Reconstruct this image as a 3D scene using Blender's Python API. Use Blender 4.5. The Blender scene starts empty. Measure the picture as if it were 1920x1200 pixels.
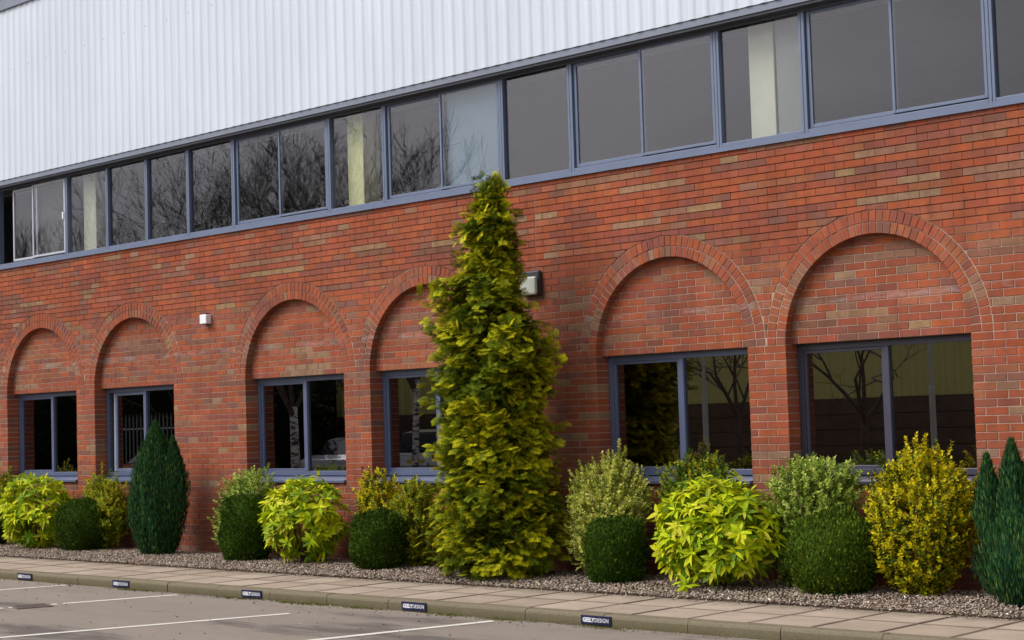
import bpy, math, random
import numpy as np
from mathutils import Vector, Matrix

rng = np.random.default_rng(7)
random.seed(11)
scene = bpy.context.scene
C = scene.collection
R_ = math.radians

# ---------------------------------------------------------------- camera
cam_d = bpy.data.cameras.new("camera"); cam = bpy.data.objects.new("camera", cam_d); C.objects.link(cam)
CAM = Vector((0.0, -13.8826, 1.6417))
cr = Vector((0.7258773, 0.687138, -0.03071683)); cu = Vector((0.06411017, -0.02312594, 0.99767484)); cf = Vector((-0.68482993, 0.72615877, 0.06083913))
cam.matrix_world = Matrix(((cr.x, cu.x, -cf.x, CAM.x), (cr.y, cu.y, -cf.y, CAM.y), (cr.z, cu.z, -cf.z, CAM.z), (0, 0, 0, 1)))
cam_d.sensor_width = 36; cam_d.lens = 59.09; cam_d.clip_end = 2000; cam_d.clip_start = 0.1
scene.camera = cam

# ---------------------------------------------------------------- sky, sun, exposure
SUN_DIR = Vector((-0.42, -0.62, 0.80)).normalized()          # towards the sun: high, front left of the wall
SUN_EL = math.asin(SUN_DIR.z); SUN_AZ = math.atan2(SUN_DIR.x, SUN_DIR.y)
world = bpy.data.worlds.new("World"); scene.world = world; world.use_nodes = True
wn = world.node_tree; wn.nodes.clear()
sky = wn.nodes.new("ShaderNodeTexSky"); sky.sky_type = 'NISHITA'; sky.sun_disc = False
sky.sun_elevation = SUN_EL; sky.sun_rotation = SUN_AZ; sky.air_density = 1.0; sky.dust_density = 4.0; sky.ozone_density = 1.0
hs = wn.nodes.new("ShaderNodeHueSaturation"); hs.inputs['Saturation'].default_value = 0.22
bg = wn.nodes.new("ShaderNodeBackground"); bg.inputs['Strength'].default_value = 0.15
wo = wn.nodes.new("ShaderNodeOutputWorld")
wtc = wn.nodes.new("ShaderNodeTexCoord"); wmp = wn.nodes.new("ShaderNodeMapping"); wmp.inputs['Scale'].default_value = (1, 1, 2.6)
wnz = wn.nodes.new("ShaderNodeTexNoise"); wnz.inputs['Scale'].default_value = 2.3; wnz.inputs['Detail'].default_value = 5; wnz.inputs['Roughness'].default_value = 0.55
wrp = wn.nodes.new("ShaderNodeValToRGB"); wrp.color_ramp.elements[0].position = 0.32; wrp.color_ramp.elements[0].color = (0.62, 0.63, 0.67, 1); wrp.color_ramp.elements[1].position = 0.68; wrp.color_ramp.elements[1].color = (1.22, 1.21, 1.20, 1)
wmx = wn.nodes.new("ShaderNodeMix"); wmx.data_type = 'RGBA'; wmx.blend_type = 'MULTIPLY'; wmx.inputs[0].default_value = 1.0      # even overcast cloud all round
wn.links.new(wtc.outputs['Generated'], wmp.inputs[0]); wn.links.new(wmp.outputs[0], wnz.inputs['Vector']); wn.links.new(wnz.outputs[0], wrp.inputs[0])
wn.links.new(sky.outputs[0], hs.inputs['Color']); wn.links.new(hs.outputs[0], wmx.inputs[6]); wn.links.new(wrp.outputs[0], wmx.inputs[7]); wn.links.new(wmx.outputs[2], bg.inputs[0]); wn.links.new(bg.outputs[0], wo.inputs[0])
sun_d = bpy.data.lights.new("sun", 'SUN'); sun_d.energy = 1.3; sun_d.angle = R_(32); sun_d.color = (1.0, 0.95, 0.88)
sun = bpy.data.objects.new("sun", sun_d); C.objects.link(sun); sun.location = (-20, -20, 30)
sun.rotation_euler = SUN_DIR.to_track_quat('Z', 'Y').to_euler()
vs = scene.view_settings; vs.view_transform = 'Standard'; vs.look = 'None'; vs.exposure = 0.42; vs.gamma = 1.0; vs.use_curve_mapping = False

# ---------------------------------------------------------------- helpers
def link(o, parent=None):
    C.objects.link(o)
    if parent is not None: o.parent = parent
    return o
def tag(o, label=None, cat=None, group=None, kind=None):
    if label: o['label'] = label
    if cat: o['category'] = cat
    if group: o['group'] = group
    if kind: o['kind'] = kind
    return o
def empty(name, loc, label=None, cat=None, group=None, rz=0.0):
    o = bpy.data.objects.new(name, None); o.location = loc; o.rotation_euler = (0, 0, rz); o.empty_display_size = 0.1
    link(o); return tag(o, label, cat, group)

class MB:
    def __init__(s): s.v = []; s.f = []; s.c = []
    def add(s, vs, fs, col=None):
        b = len(s.v); s.v += [tuple(q) for q in vs]; s.f += [tuple(i + b for i in f) for f in fs]
        if col is not None: s.c += [col] * len(vs)
        return s
    def box(s, x0, x1, y0, y1, z0, z1, col=None):
        return s.add([(x0,y0,z0),(x1,y0,z0),(x1,y1,z0),(x0,y1,z0),(x0,y0,z1),(x1,y0,z1),(x1,y1,z1),(x0,y1,z1)],
              [(0,3,2,1),(4,5,6,7),(0,1,5,4),(1,2,6,5),(2,3,7,6),(3,0,4,7)], col)
    def quad(s, a, b, c, d, col=None): return s.add([a,b,c,d], [(0,1,2,3)], col)
    def prism(s, poly, y0, y1, bev=0.0, col=None, wob=None):
        """convex polygon in (x,z) counter-clockwise seen from -y, front at y0, back at y1, front edge chamfered"""
        n = len(poly); cx = sum(q[0] for q in poly)/n; cz = sum(q[1] for q in poly)/n
        vs = []
        if bev > 0:
            for (x, z) in poly:
                d = math.hypot(x-cx, z-cz) + 1e-9; k = max(0.0, 1 - 1.3*bev/d)
                vs.append((cx+(x-cx)*k, y0, cz+(z-cz)*k))
            for (x, z) in poly: vs.append((x, y0+bev*0.8, z))
            for (x, z) in poly: vs.append((x, y1, z))
            fs = [tuple(range(n))]
            for r in range(2):
                for i in range(n):
                    j = (i+1) % n; fs.append((r*n+j, r*n+i, (r+1)*n+i, (r+1)*n+j))
        else:
            for (x, z) in poly: vs.append((x, y0, z))
            for (x, z) in poly: vs.append((x, y1, z))
            fs = [tuple(range(n))] + [((i+1) % n, i, n+i, n+(i+1) % n) for i in range(n)]
        return s.add(vs, fs, col)
    def tube(s, pts, rad, n=6, col=None, cap=True):
        rings = []; m = len(pts); P = [Vector(q) for q in pts]
        if not isinstance(rad, (list, tuple)): rad = [rad]*m
        b = len(s.v)
        for i in range(m):
            t = (P[min(i+1, m-1)] - P[max(i-1, 0)]).normalized()
            a = t.orthogonal().normalized(); c = t.cross(a)
            for k in range(n):
                w = 2*math.pi*k/n; q = P[i] + (a*math.cos(w)+c*math.sin(w))*rad[i]; s.v.append(tuple(q))
                if col is not None: s.c.append(col)
        for i in range(m-1):
            for k in range(n):
                k2 = (k+1) % n; s.f.append((b+i*n+k, b+i*n+k2, b+(i+1)*n+k2, b+(i+1)*n+k))
        if cap:
            s.f.append(tuple(b+k for k in reversed(range(n)))); s.f.append(tuple(b+(m-1)*n+k for k in range(n)))
        return s
    def mesh(s, name, mat, smooth=False):
        me = bpy.data.meshes.new(name); me.from_pydata(s.v, [], s.f)
        if s.c:
            a = me.attributes.new("Col", 'FLOAT_COLOR', 'POINT')
            a.data.foreach_set("color", np.array([(c[0], c[1], c[2], 1.0) for c in s.c], dtype=np.float32).ravel())
        if mat: me.materials.append(mat)
        if smooth: me.polygons.foreach_set("use_smooth", [True]*len(me.polygons))
        me.update(); return me
    def build(s, name, mat, parent=None, smooth=False, bevel=0.0):
        o = bpy.data.objects.new(name, s.mesh(name, mat, smooth)); link(o, parent)
        if bevel:
            m = o.modifiers.new("bevel", 'BEVEL'); m.width = bevel; m.segments = 2; m.limit_method = 'ANGLE'
        return o

def np_mesh(name, V, T, col, mat, smooth=False):
    """triangle mesh straight from numpy arrays; col is one colour per vertex"""
    me = bpy.data.meshes.new(name); nv, nt = len(V), len(T)
    me.vertices.add(nv); me.vertices.foreach_set("co", V.astype(np.float32).ravel())
    me.loops.add(nt*3); me.loops.foreach_set("vertex_index", T.astype(np.int32).ravel())
    me.polygons.add(nt); me.polygons.foreach_set("loop_start", np.arange(0, nt*3, 3, dtype=np.int32))
    me.polygons.foreach_set("loop_total", np.full(nt, 3, dtype=np.int32))
    me.update(calc_edges=True)
    if col is not None:
        a = me.attributes.new("Col", 'FLOAT_COLOR', 'POINT')
        a.data.foreach_set("color", np.concatenate([col, np.ones((nv, 1))], 1).astype(np.float32).ravel())
    me.materials.append(mat)
    if smooth: me.polygons.foreach_set("use_smooth", np.ones(nt, dtype=bool))
    me.validate(); return me
def unit(a): return a/(np.linalg.norm(a, axis=-1, keepdims=True)+1e-9)
def scatter(tv, tt, pos, ax, nor, sc, col, tcol=None):
    """copies of a template (x across, y along, z normal) at pos; returns V, T, colours"""
    ax = unit(ax); w = unit(np.cross(ax, nor)); n2 = np.cross(w, ax)
    if np.ndim(sc) == 1: sc = np.stack([sc, sc, sc], 1)
    t = tv[None]*sc[:, None, :]
    V = pos[:, None] + t[..., 0:1]*w[:, None] + t[..., 1:2]*ax[:, None] + t[..., 2:3]*n2[:, None]
    N, k = len(pos), len(tv)
    T = tt[None] + (np.arange(N)*k)[:, None, None]
    if tcol is None: cc = np.repeat(col[:, None], k, 1)
    else: cc = col
    return V.reshape(-1, 3), T.reshape(-1, 3), np.broadcast_to(cc, (N, k, 3)).reshape(-1, 3)
def merge(parts):
    V, T, K, b = [], [], [], 0
    for v, t, c in parts: V.append(v); T.append(t+b); K.append(c); b += len(v)
    return np.concatenate(V), np.concatenate(T), np.concatenate(K)

# ---------------------------------------------------------------- materials
class NT:
    def __init__(s, name):
        s.m = bpy.data.materials.new(name); s.m.use_nodes = True; s.t = s.m.node_tree; s.t.nodes.clear()
        s.out = s.t.nodes.new("ShaderNodeOutputMaterial")
    def n(s, typ, **kw):
        nd = s.t.nodes.new(typ)
        for k, v in kw.items():
            if hasattr(nd, k) and k not in nd.inputs: setattr(nd, k, v)
            else: nd.inputs[k].default_value = v
        return nd
    def l(s, a, b): s.t.links.new(a, b)
    def noise(s, scale, detail=4, rough=0.6, vec=None, dist=0.0):
        nd = s.n("ShaderNodeTexNoise"); nd.inputs['Scale'].default_value = scale; nd.inputs['Detail'].default_value = detail
        nd.inputs['Roughness'].default_value = rough; nd.inputs['Distortion'].default_value = dist
        if vec is not None: s.l(vec, nd.inputs['Vector'])
        return nd
    def ramp(s, fac, stops):
        r = s.n("ShaderNodeValToRGB"); e = r.color_ramp.elements
        while len(e) < len(stops): e.new(0.5)
        for i, (p, c) in enumerate(stops): e[i].position = p; e[i].color = (*c, 1) if len(c) == 3 else c
        s.l(fac, r.inputs[0]); return r.outputs[0]
    def mix(s, fac, a, b, mode='MIX'):
        m = s.n("ShaderNodeMix"); m.data_type = 'RGBA'; m.blend_type = mode
        if isinstance(fac, (int, float)): m.inputs[0].default_value = fac
        else: s.l(fac, m.inputs[0])
        for i, v in ((6, a), (7, b)):
            if isinstance(v, tuple): m.inputs[i].default_value = (*v, 1)
            else: s.l(v, m.inputs[i])
        return m.outputs[2]
    def pos(s): return s.n("ShaderNodeNewGeometry").outputs['Position']
    def mapped(s, scale):
        m = s.n("ShaderNodeMapping"); s.l(s.pos(), m.inputs[0]); m.inputs['Scale'].default_value = scale; return m.outputs[0]
    def bsdf(s, col, rough=0.8, spec=0.3, bump=None, bstr=0.3, bdist=0.01, metal=0.0):
        b = s.n("ShaderNodeBsdfPrincipled"); b.inputs['Specular IOR Level'].default_value = spec; b.inputs['Metallic'].default_value = metal
        if isinstance(col, tuple): b.inputs['Base Color'].default_value = (*col, 1)
        else: s.l(col, b.inputs['Base Color'])
        if isinstance(rough, (int, float)): b.inputs['Roughness'].default_value = rough
        else: s.l(rough, b.inputs['Roughness'])
        if bump is not None:
            bm = s.n("ShaderNodeBump"); bm.inputs['Strength'].default_value = bstr; bm.inputs['Distance'].default_value = bdist
            s.l(bump, bm.inputs['Height']); s.l(bm.outputs[0], b.inputs['Normal'])
        return b
    def done(s, sh): s.l(sh.outputs[0], s.out.inputs[0]); return s.m
def colour_source(t, src):
    if src == 'attr':
        a = t.n("ShaderNodeAttribute"); a.attribute_name = "Col"; return a.outputs['Color']
    return t.n("ShaderNodeObjectInfo").outputs['Color']
def simple(name, col, rough=0.5, spec=0.4, var=0.12, scale=6.0, metal=0.0):
    t = NT(name); nz = t.noise(scale, 5, 0.65, t.pos())
    d = tuple(c*(1-var) for c in col); u = tuple(min(1, c*(1+var)) for c in col)
    c = t.ramp(nz.outputs[0], [(0.3, d), (0.7, u)])
    return t.done(t.bsdf(c, rough, spec, nz.outputs[0], 0.05, 0.01, metal))

def weather(t, c):
    p = t.pos(); sp = t.n("ShaderNodeSeparateXYZ"); t.l(p, sp.inputs[0])
    # pale salts along the damp course above the window heads, patchy
    nb = t.noise(3.0, 4, 0.65, t.mapped((1, 1, 4))); d = t.n("ShaderNodeMath", operation='SUBTRACT'); t.l(sp.outputs[2], d.inputs[0]); d.inputs[1].default_value = 2.735
    ab = t.n("ShaderNodeMath", operation='ABSOLUTE'); t.l(d.outputs[0], ab.inputs[0]); mr = t.n("ShaderNodeMapRange"); t.l(ab.outputs[0], mr.inputs[0]); mr.inputs[1].default_value = 0.012; mr.inputs[2].default_value = 0.042; mr.inputs[3].default_value = 0.50; mr.inputs[4].default_value = 0.0
    mu = t.n("ShaderNodeMath", operation='MULTIPLY'); t.l(mr.outputs[0], mu.inputs[0]); t.l(t.ramp(nb.outputs[0], [(0.47, (0,0,0)), (0.62, (1,1,1))]), mu.inputs[1])
    c = t.mix(mu.outputs[0], c, (0.36, 0.30, 0.29))
    # scattered greyish salt bloom and dark run-off
    n5 = t.noise(1.7, 5, 0.7, t.mapped((1.4, 1, 3.2))); c = t.mix(t.ramp(n5.outputs[0], [(0.60, (0,0,0)), (0.78, (0.42,0.42,0.42))]), c, (0.30, 0.19, 0.15))
    n6 = t.noise(2.3, 4, 0.6, t.mapped((3.0, 1, 0.35))); c = t.mix(1.0, c, t.ramp(n6.outputs[0], [(0.30, (0.86,0.84,0.84)), (0.55, (1.04,1.03,1.03))]), 'MULTIPLY')
    # darker red-brown towards the foot of the wall
    fz = t.n("ShaderNodeMapRange"); t.l(sp.outputs[2], fz.inputs[0]); fz.inputs[1].default_value = 0.0; fz.inputs[2].default_value = 0.45; fz.inputs[3].default_value = 0.38; fz.inputs[4].default_value = 0.0
    return t.mix(fz.outputs[0], c, (0.10, 0.045, 0.035))
def brick_mat(name, src):
    t = NT(name); base = colour_source(t, src); p = t.pos()
    n1 = t.noise(9, 4, 0.6, p); n2 = t.noise(140, 3, 0.7, p); n3 = t.noise(1.1, 3, 0.55, p); n4 = t.noise(28, 4, 0.7, p)
    c = t.mix(t.ramp(n1.outputs[0], [(0.42, (0,0,0)), (0.72, (1,1,1))]), base, (0.15, 0.07, 0.055))      # smudged firing marks
    c = t.mix(0.55, base, c)
    c = t.mix(t.ramp(n4.outputs[0], [(0.60, (0,0,0)), (0.80, (0.5,0.5,0.5))]), c, (0.30, 0.17, 0.11))
    c = t.mix(1.0, c, t.ramp(n2.outputs[0], [(0.25, (0.78,0.78,0.78)), (0.75, (1.15,1.15,1.15))]), 'MULTIPLY')
    c = t.mix(1.0, c, t.ramp(n3.outputs[0], [(0.3, (0.84,0.82,0.82)), (0.7, (1.10,1.08,1.06))]), 'MULTIPLY')
    c = weather(t, c); return t.done(t.bsdf(c, 0.88, 0.2, n2.outputs[0], 0.5, 0.004))
M_brick = brick_mat("brick_field", 'attr'); M_brick1 = brick_mat("brick_single", 'object')
def mortar_mat():
    t = NT("mortar"); p = t.pos(); sp = t.n("ShaderNodeSeparateXYZ"); t.l(p, sp.inputs[0])
    n = t.noise(0.9, 4, 0.6, p); n2 = t.noise(60, 3, 0.6, p)
    ad = t.n("ShaderNodeMath", operation='MULTIPLY_ADD'); t.l(n.outputs[0], ad.inputs[0]); ad.inputs[1].default_value = 1.6; t.l(sp.outputs[2], ad.inputs[2])
    f = t.n("ShaderNodeMapRange"); t.l(ad.outputs[0], f.inputs[0]); f.inputs[1].default_value = 3.75; f.inputs[2].default_value = 4.35
    c = t.mix(f.outputs[0], (0.43, 0.30, 0.235), (0.17, 0.078, 0.052))                                      # red tinted pointing higher up
    c = t.mix(1.0, c, t.ramp(n2.outputs[0], [(0.3, (0.8,0.8,0.8)), (0.7, (1.15,1.15,1.15))]), 'MULTIPLY')
    c = weather(t, c); return t.done(t.bsdf(c, 0.95, 0.1, n2.outputs[0], 0.4, 0.003))
M_mortar = mortar_mat()
M_sealant = simple("sealant", (0.22, 0.10, 0.07), 0.7)
M_frame = simple("blue_grey_powder_coat", (0.120, 0.152, 0.240), 0.42, 0.45, 0.08, 3)
M_frame_low = simple("blue_grey_powder_coat_shaded", (0.088, 0.108, 0.185), 0.42, 0.45, 0.08, 3)  # same coat as the strip windows, with shade darkened into the colour
M_frame_dark = simple("dark_powder_coat", (0.050, 0.046, 0.075), 0.42, 0.45, 0.08, 3)
M_frame_pale = simple("pale_sash", (0.42, 0.44, 0.50), 0.45, 0.4, 0.06, 3)
def cladding_mat():
    t = NT("white_cladding"); v = t.mapped((5, 5, 0.35)); n = t.noise(1.2, 5, 0.6, v); n2 = t.noise(0.35, 3, 0.5, t.pos())
    c = t.ramp(n.outputs[0], [(0.3, (0.515,0.565,0.645)), (0.65, (0.57,0.62,0.70))])
    c = t.mix(1.0, c, t.ramp(n2.outputs[0], [(0.3, (0.93,0.93,0.94)), (0.7, (1.03,1.03,1.03))]), 'MULTIPLY')
    return t.done(t.bsdf(c, 0.45, 0.35))
M_clad = cladding_mat()
M_trim = simple("grey_trim", (0.17, 0.19, 0.25), 0.45, 0.4, 0.1, 2)
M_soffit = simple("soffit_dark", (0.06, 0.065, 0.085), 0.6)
def glass_mat(name, tint, boost, coat=0.0):
    t = NT(name); fr = t.n("ShaderNodeFresnel", IOR=1.5); gm = t.n("ShaderNodeNewGeometry"); mr = t.n("ShaderNodeMapRange"); t.l(gm.outputs['Backfacing'], mr.inputs[0]); mr.inputs[3].default_value = 1.5; mr.inputs[4].default_value = 1/1.5; t.l(mr.outputs[0], fr.inputs['IOR']); mu = t.n("ShaderNodeMath", operation='MULTIPLY_ADD'); mu.use_clamp = True; mu.inputs[2].default_value = coat
    t.l(fr.outputs[0], mu.inputs[0]); mu.inputs[1].default_value = boost
    tr = t.n("ShaderNodeBsdfTransparent"); tr.inputs[0].default_value = (*tint, 1)
    gl = t.n("ShaderNodeBsdfGlossy", Roughness=0.0); gl.inputs[0].default_value = (0.91, 0.88, 0.96, 1)
    mx = t.n("ShaderNodeMixShader"); t.l(mu.outputs[0], mx.inputs[0]); t.l(tr.outputs[0], mx.inputs[1]); t.l(gl.outputs[0], mx.inputs[2])
    return t.done(mx)
M_glass_up = glass_mat("office_glass", (0.88, 0.90, 0.90), 0.85)
M_glass_low = glass_mat("tinted_glass", (0.30, 0.28, 0.25), 1.2, 0.23)
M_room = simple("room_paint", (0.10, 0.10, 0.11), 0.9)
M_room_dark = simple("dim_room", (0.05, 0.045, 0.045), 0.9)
M_column = simple("cream_paint", (0.72, 0.68, 0.36), 0.7, 0.3, 0.05)
M_column2 = simple("pale_cream_paint", (0.60, 0.58, 0.46), 0.7, 0.3, 0.05)
M_blind = simple("pale_blue_blind", (0.17, 0.235, 0.30), 0.8, 0.2, 0.05, 2)
M_curtain = simple("grey_blind", (0.22, 0.22, 0.21), 0.8, 0.2, 0.1, 2)
def asphalt_mat():
    t = NT("asphalt"); p = t.pos(); n = t.noise(260, 3, 0.7, p); n2 = t.noise(0.8, 5, 0.65, t.mapped((0.5, 1.6, 1))); n3 = t.noise(5, 4, 0.6, p)
    c = t.ramp(n.outputs[0], [(0.3, (0.190,0.160,0.134)), (0.7, (0.325,0.280,0.240))])
    c = t.mix(1.0, c, t.ramp(n2.outputs[0], [(0.36, (0.50,0.50,0.52)), (0.47, (0.95,0.95,0.95)), (0.75, (1.10,1.08,1.05))]), 'MULTIPLY')
    c = t.mix(t.ramp(n3.outputs[0], [(0.62, (0,0,0)), (0.8, (0.35,0.35,0.35))]), c, (0.09, 0.085, 0.055))
    return t.done(t.bsdf(c, 0.85, 0.25, n.outputs[0], 0.6, 0.006))
M_asphalt = asphalt_mat()
def line_mat():
    t = NT("road_paint"); p = t.pos(); n = t.noise(90, 4, 0.7, p); n2 = t.noise(7, 4, 0.6, p)
    c = t.ramp(n.outputs[0], [(0.36, (0.36,0.33,0.29)), (0.48, (0.72,0.69,0.63))])
    c = t.mix(t.ramp(n2.outputs[0], [(0.55, (0,0,0)), (0.8, (0.6,0.6,0.6))]), c, (0.40, 0.36, 0.31))
    return t.done(t.bsdf(c, 0.8, 0.2))
M_line = line_mat()
def slab_mat():
    t = NT("paving_slab"); p = t.pos(); oi = t.n("ShaderNodeObjectInfo"); n = t.noise(160, 3, 0.7, p); n2 = t.noise(2.2, 4, 0.6, p); n3 = t.noise(6, 5, 0.7, p)
    c = t.mix(oi.outputs['Random'], (0.36, 0.285, 0.222), (0.43, 0.352, 0.282))
    c = t.mix(1.0, c, t.ramp(n.outputs[0], [(0.3, (0.86,0.86,0.86)), (0.7, (1.1,1.1,1.1))]), 'MULTIPLY')
    c = t.mix(1.0, c, t.ramp(n2.outputs[0], [(0.3, (0.80,0.80,0.79)), (0.65, (1.06,1.05,1.04))]), 'MULTIPLY')
    ob = t.n("ShaderNodeTexCoord"); so = t.n("ShaderNodeSeparateXYZ"); t.l(ob.outputs['Object'], so.inputs[0]); ax_ = t.n("ShaderNodeMath", operation='ABSOLUTE'); t.l(so.outputs[0], ax_.inputs[0]); ay_ = t.n("ShaderNodeMath", operation='ABSOLUTE'); t.l(so.outputs[1], ay_.inputs[0])
    mx_ = t.n("ShaderNodeMath", operation='MAXIMUM'); t.l(ax_.outputs[0], mx_.inputs[0]); t.l(ay_.outputs[0], mx_.inputs[1]); ed = t.n("ShaderNodeMapRange"); t.l(mx_.outputs[0], ed.inputs[0]); ed.inputs[1].default_value = 0.255; ed.inputs[2].default_value = 0.285; ed.inputs[4].default_value = 0.75
    c = t.mix(ed.outputs[0], c, (0.13, 0.095, 0.07))                                                      # dirt held along the slab edges
    # moss and soil washed from the planting bed on to the back edge of the paving
    sp = t.n("ShaderNodeSeparateXYZ"); t.l(p, sp.inputs[0])
    ad = t.n("ShaderNodeMath", operation='MULTIPLY_ADD'); t.l(n3.outputs[0], ad.inputs[0]); ad.inputs[1].default_value = 0.75; t.l(sp.outputs[1], ad.inputs[2])
    f = t.n("ShaderNodeMapRange"); t.l(ad.outputs[0], f.inputs[0]); f.inputs[1].default_value = -1.46; f.inputs[2].default_value = -1.14; f.inputs[4].default_value = 0.72
    c = t.mix(f.outputs[0], c, (0.15, 0.125, 0.095))
    return t.done(t.bsdf(c, 0.85, 0.2, n.outputs[0], 0.35, 0.003))
M_slab = slab_mat()
def kerb_mat():
    t = NT("kerb_concrete"); p = t.pos(); n = t.noise(70, 4, 0.7, p); n2 = t.noise(2.6, 4, 0.6, p); n3 = t.noise(11, 4, 0.7, t.mapped((1, 1, 0.35)))
    c = t.ramp(n.outputs[0], [(0.3, (0.135,0.115,0.078)), (0.7, (0.225,0.19,0.13))])
    sp = t.n("ShaderNodeSeparateXYZ"); t.l(p, sp.inputs[0])
    f = t.n("ShaderNodeMapRange"); t.l(sp.outputs[2], f.inputs[0]); f.inputs[1].default_value = -0.125; f.inputs[2].default_value = -0.030; f.inputs[3].default_value = 0.85; f.inputs[4].default_value = 0.0
    f2 = t.n("ShaderNodeMath", operation='MULTIPLY'); t.l(f.outputs[0], f2.inputs[0]); t.l(t.ramp(n2.outputs[0], [(0.25, (0.45,0.45,0.45)), (0.7, (1,1,1))]), f2.inputs[1])
    c = t.mix(f2.outputs[0], c, (0.072, 0.068, 0.020))                                                    # algae
    c = t.mix(t.ramp(n3.outputs[0], [(0.56, (0,0,0)), (0.75, (0.6,0.6,0.6))]), c, (0.15, 0.13, 0.10))
    return t.done(t.bsdf(c, 0.9, 0.15, n.outputs[0], 0.6, 0.006))
M_kerb = kerb_mat()
M_soil = simple("soil", (0.075, 0.055, 0.042), 0.95, 0.1, 0.4, 30)
def stone_mat():
    t = NT("gravel_stone"); c = colour_source(t, 'attr'); n = t.noise(60, 3, 0.6, t.pos())
    c = t.mix(1.0, c, t.ramp(n.outputs[0], [(0.3, (0.8,0.8,0.8)), (0.7, (1.15,1.15,1.15))]), 'MULTIPLY')
    return t.done(t.bsdf(c, 0.7, 0.3))
M_stone = stone_mat()
def leaf_mat(name, src, trans=0.28, rough=0.5, spec=0.12, var=True):
    t = NT(name); c = colour_source(t, src)
    if var:
        n = t.noise(45, 3, 0.6, t.pos()); c = t.mix(1.0, c, t.ramp(n.outputs[0], [(0.3, (0.78,0.80,0.78)), (0.7, (1.12,1.10,1.1))]), 'MULTIPLY')
    b = t.bsdf(c, rough, spec); tr = t.n("ShaderNodeBsdfTranslucent"); t.l(c, tr.inputs[0])
    mx = t.n("ShaderNodeMixShader"); mx.inputs[0].default_value = trans; t.l(b.outputs[0], mx.inputs[1]); t.l(tr.outputs[0], mx.inputs[2])
    return t.done(mx)
M_leaf = leaf_mat("leaf", 'attr'); M_leaf1 = leaf_mat("leaf_single", 'object'); M_needle = leaf_mat("needle", 'attr', 0.12, 0.7, 0.06)
M_stem = simple("stem_bark", (0.10, 0.075, 0.045), 0.85, 0.2, 0.3, 40)
M_bark = simple("bark", (0.095, 0.072, 0.055), 0.9, 0.15, 0.35, 9)
def birch_mat():
    t = NT("birch_bark"); n = t.noise(2.2, 4, 0.7, t.mapped((2, 2, 6)))
    return t.done(t.bsdf(t.ramp(n.outputs[0], [(0.42, (0.06,0.05,0.04)), (0.54, (0.62,0.60,0.55))]), 0.8, 0.2))
M_birch = birch_mat()
M_white = simple("white_plastic", (0.78, 0.79, 0.82), 0.4, 0.4, 0.04)
M_black = simple("black_housing", (0.025, 0.028, 0.035), 0.5, 0.4, 0.2)
M_lens = simple("frosted_lens", (0.44, 0.45, 0.40), 0.35, 0.5, 0.08)
M_navy = simple("navy_plate", (0.012, 0.014, 0.055), 0.35, 0.4, 0.1)
M_letter = simple("white_lettering", (0.80, 0.81, 0.86), 0.5, 0.2, 0.03)
M_iron = simple("cast_iron", (0.15, 0.12, 0.10), 0.7, 0.3, 0.25, 30)

# ---------------------------------------------------------------- ground, road, paving
KERB_F, KERB_B, SLAB_M, BED_F = -2.865, -2.74, -2.14, -1.54
XL, XR = -28.0, -3.0
Z_ROAD, Z_SLAB = -0.125, -0.02
g = MB(); g.quad((-300, -300, Z_ROAD), (300, -300, Z_ROAD), (300, 300, Z_ROAD), (-300, 300, Z_ROAD))
tag(g.build("car_park", M_asphalt), kind='structure')
pv = MB(); pv.box(-40, 6, KERB_B+0.002, -1.5, -0.15, Z_SLAB-0.0045)
M_pointing = simple("slab_pointing", (0.060, 0.044, 0.033), 0.95, 0.1, 0.3, 20)
pave = tag(pv.build("pavement", M_pointing), kind='structure')
def bevel_box_mesh(name, lx, ly, lz, b, mat):
    m = MB(); xs = (lx/2, ly/2)
    vs = [(-lx/2,-ly/2,-lz),(lx/2,-ly/2,-lz),(lx/2,ly/2,-lz),(-lx/2,ly/2,-lz),(-lx/2,-ly/2,-b),(lx/2,-ly/2,-b),(lx/2,ly/2,-b),(-lx/2,ly/2,-b),
          (-lx/2+b,-ly/2+b,0),(lx/2-b,-ly/2+b,0),(lx/2-b,ly/2-b,0),(-lx/2+b,ly/2-b,0)]
    fs = [(0,1,5,4),(1,2,6,5),(2,3,7,6),(3,0,4,7),(4,5,9,8),(5,6,10,9),(6,7,11,10),(7,4,8,11),(8,9,10,11)]
    m.add(vs, fs); return m.mesh(name, mat)
slab_me = bevel_box_mesh("slab", 0.576, 0.576, 0.05, 0.003, M_slab)
for row, yc in enumerate((-1.84, -2.44)):
    for i in range(-46, -6):
        x = i*0.6 - 0.22 + 0.3 - (0 if row else 0)
        o = bpy.data.objects.new("slab", slab_me); link(o, pave)
        o.location = (x, yc, Z_SLAB + random.uniform(-0.0015, 0.002)); o.rotation_euler = (random.uniform(-.002,.002), random.uniform(-.002,.002), random.uniform(-.006,.006))
kb = MB(); kb.box(-40, 6, KERB_F+0.012, KERB_B-0.002, -0.25, -0.035)
kerb = tag(kb.build("kerb", M_soil), kind='structure')
def kerb_mesh():
    m = MB(); L = 0.4505; prof = [(KERB_F, -0.22), (KERB_F, -0.050), (KERB_F+0.010, -0.030), (KERB_F+0.030, Z_SLAB+0.001), (KERB_B-0.003, Z_SLAB+0.002), (KERB_B-0.003, -0.22)]
    n = len(prof); vs = [(-L, y, z) for y, z in prof] + [(L, y, z) for y, z in prof]
    m.add(vs, [(i, (i+1) % n, n+(i+1) % n, n+i)[::-1] for i in range(n)] + [tuple(range(n)), tuple(range(2*n-1, n-1, -1))]); return m.mesh("kerbstone", M_kerb)
kerb_me = kerb_mesh()
for i in range(-10, 19):
    o = bpy.data.objects.new("kerbstone", kerb_me); link(o, kerb); o.location = (-18.51 + 0.455 + i*0.9075, random.uniform(-.004, .004), random.uniform(-.004, .003))
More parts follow.
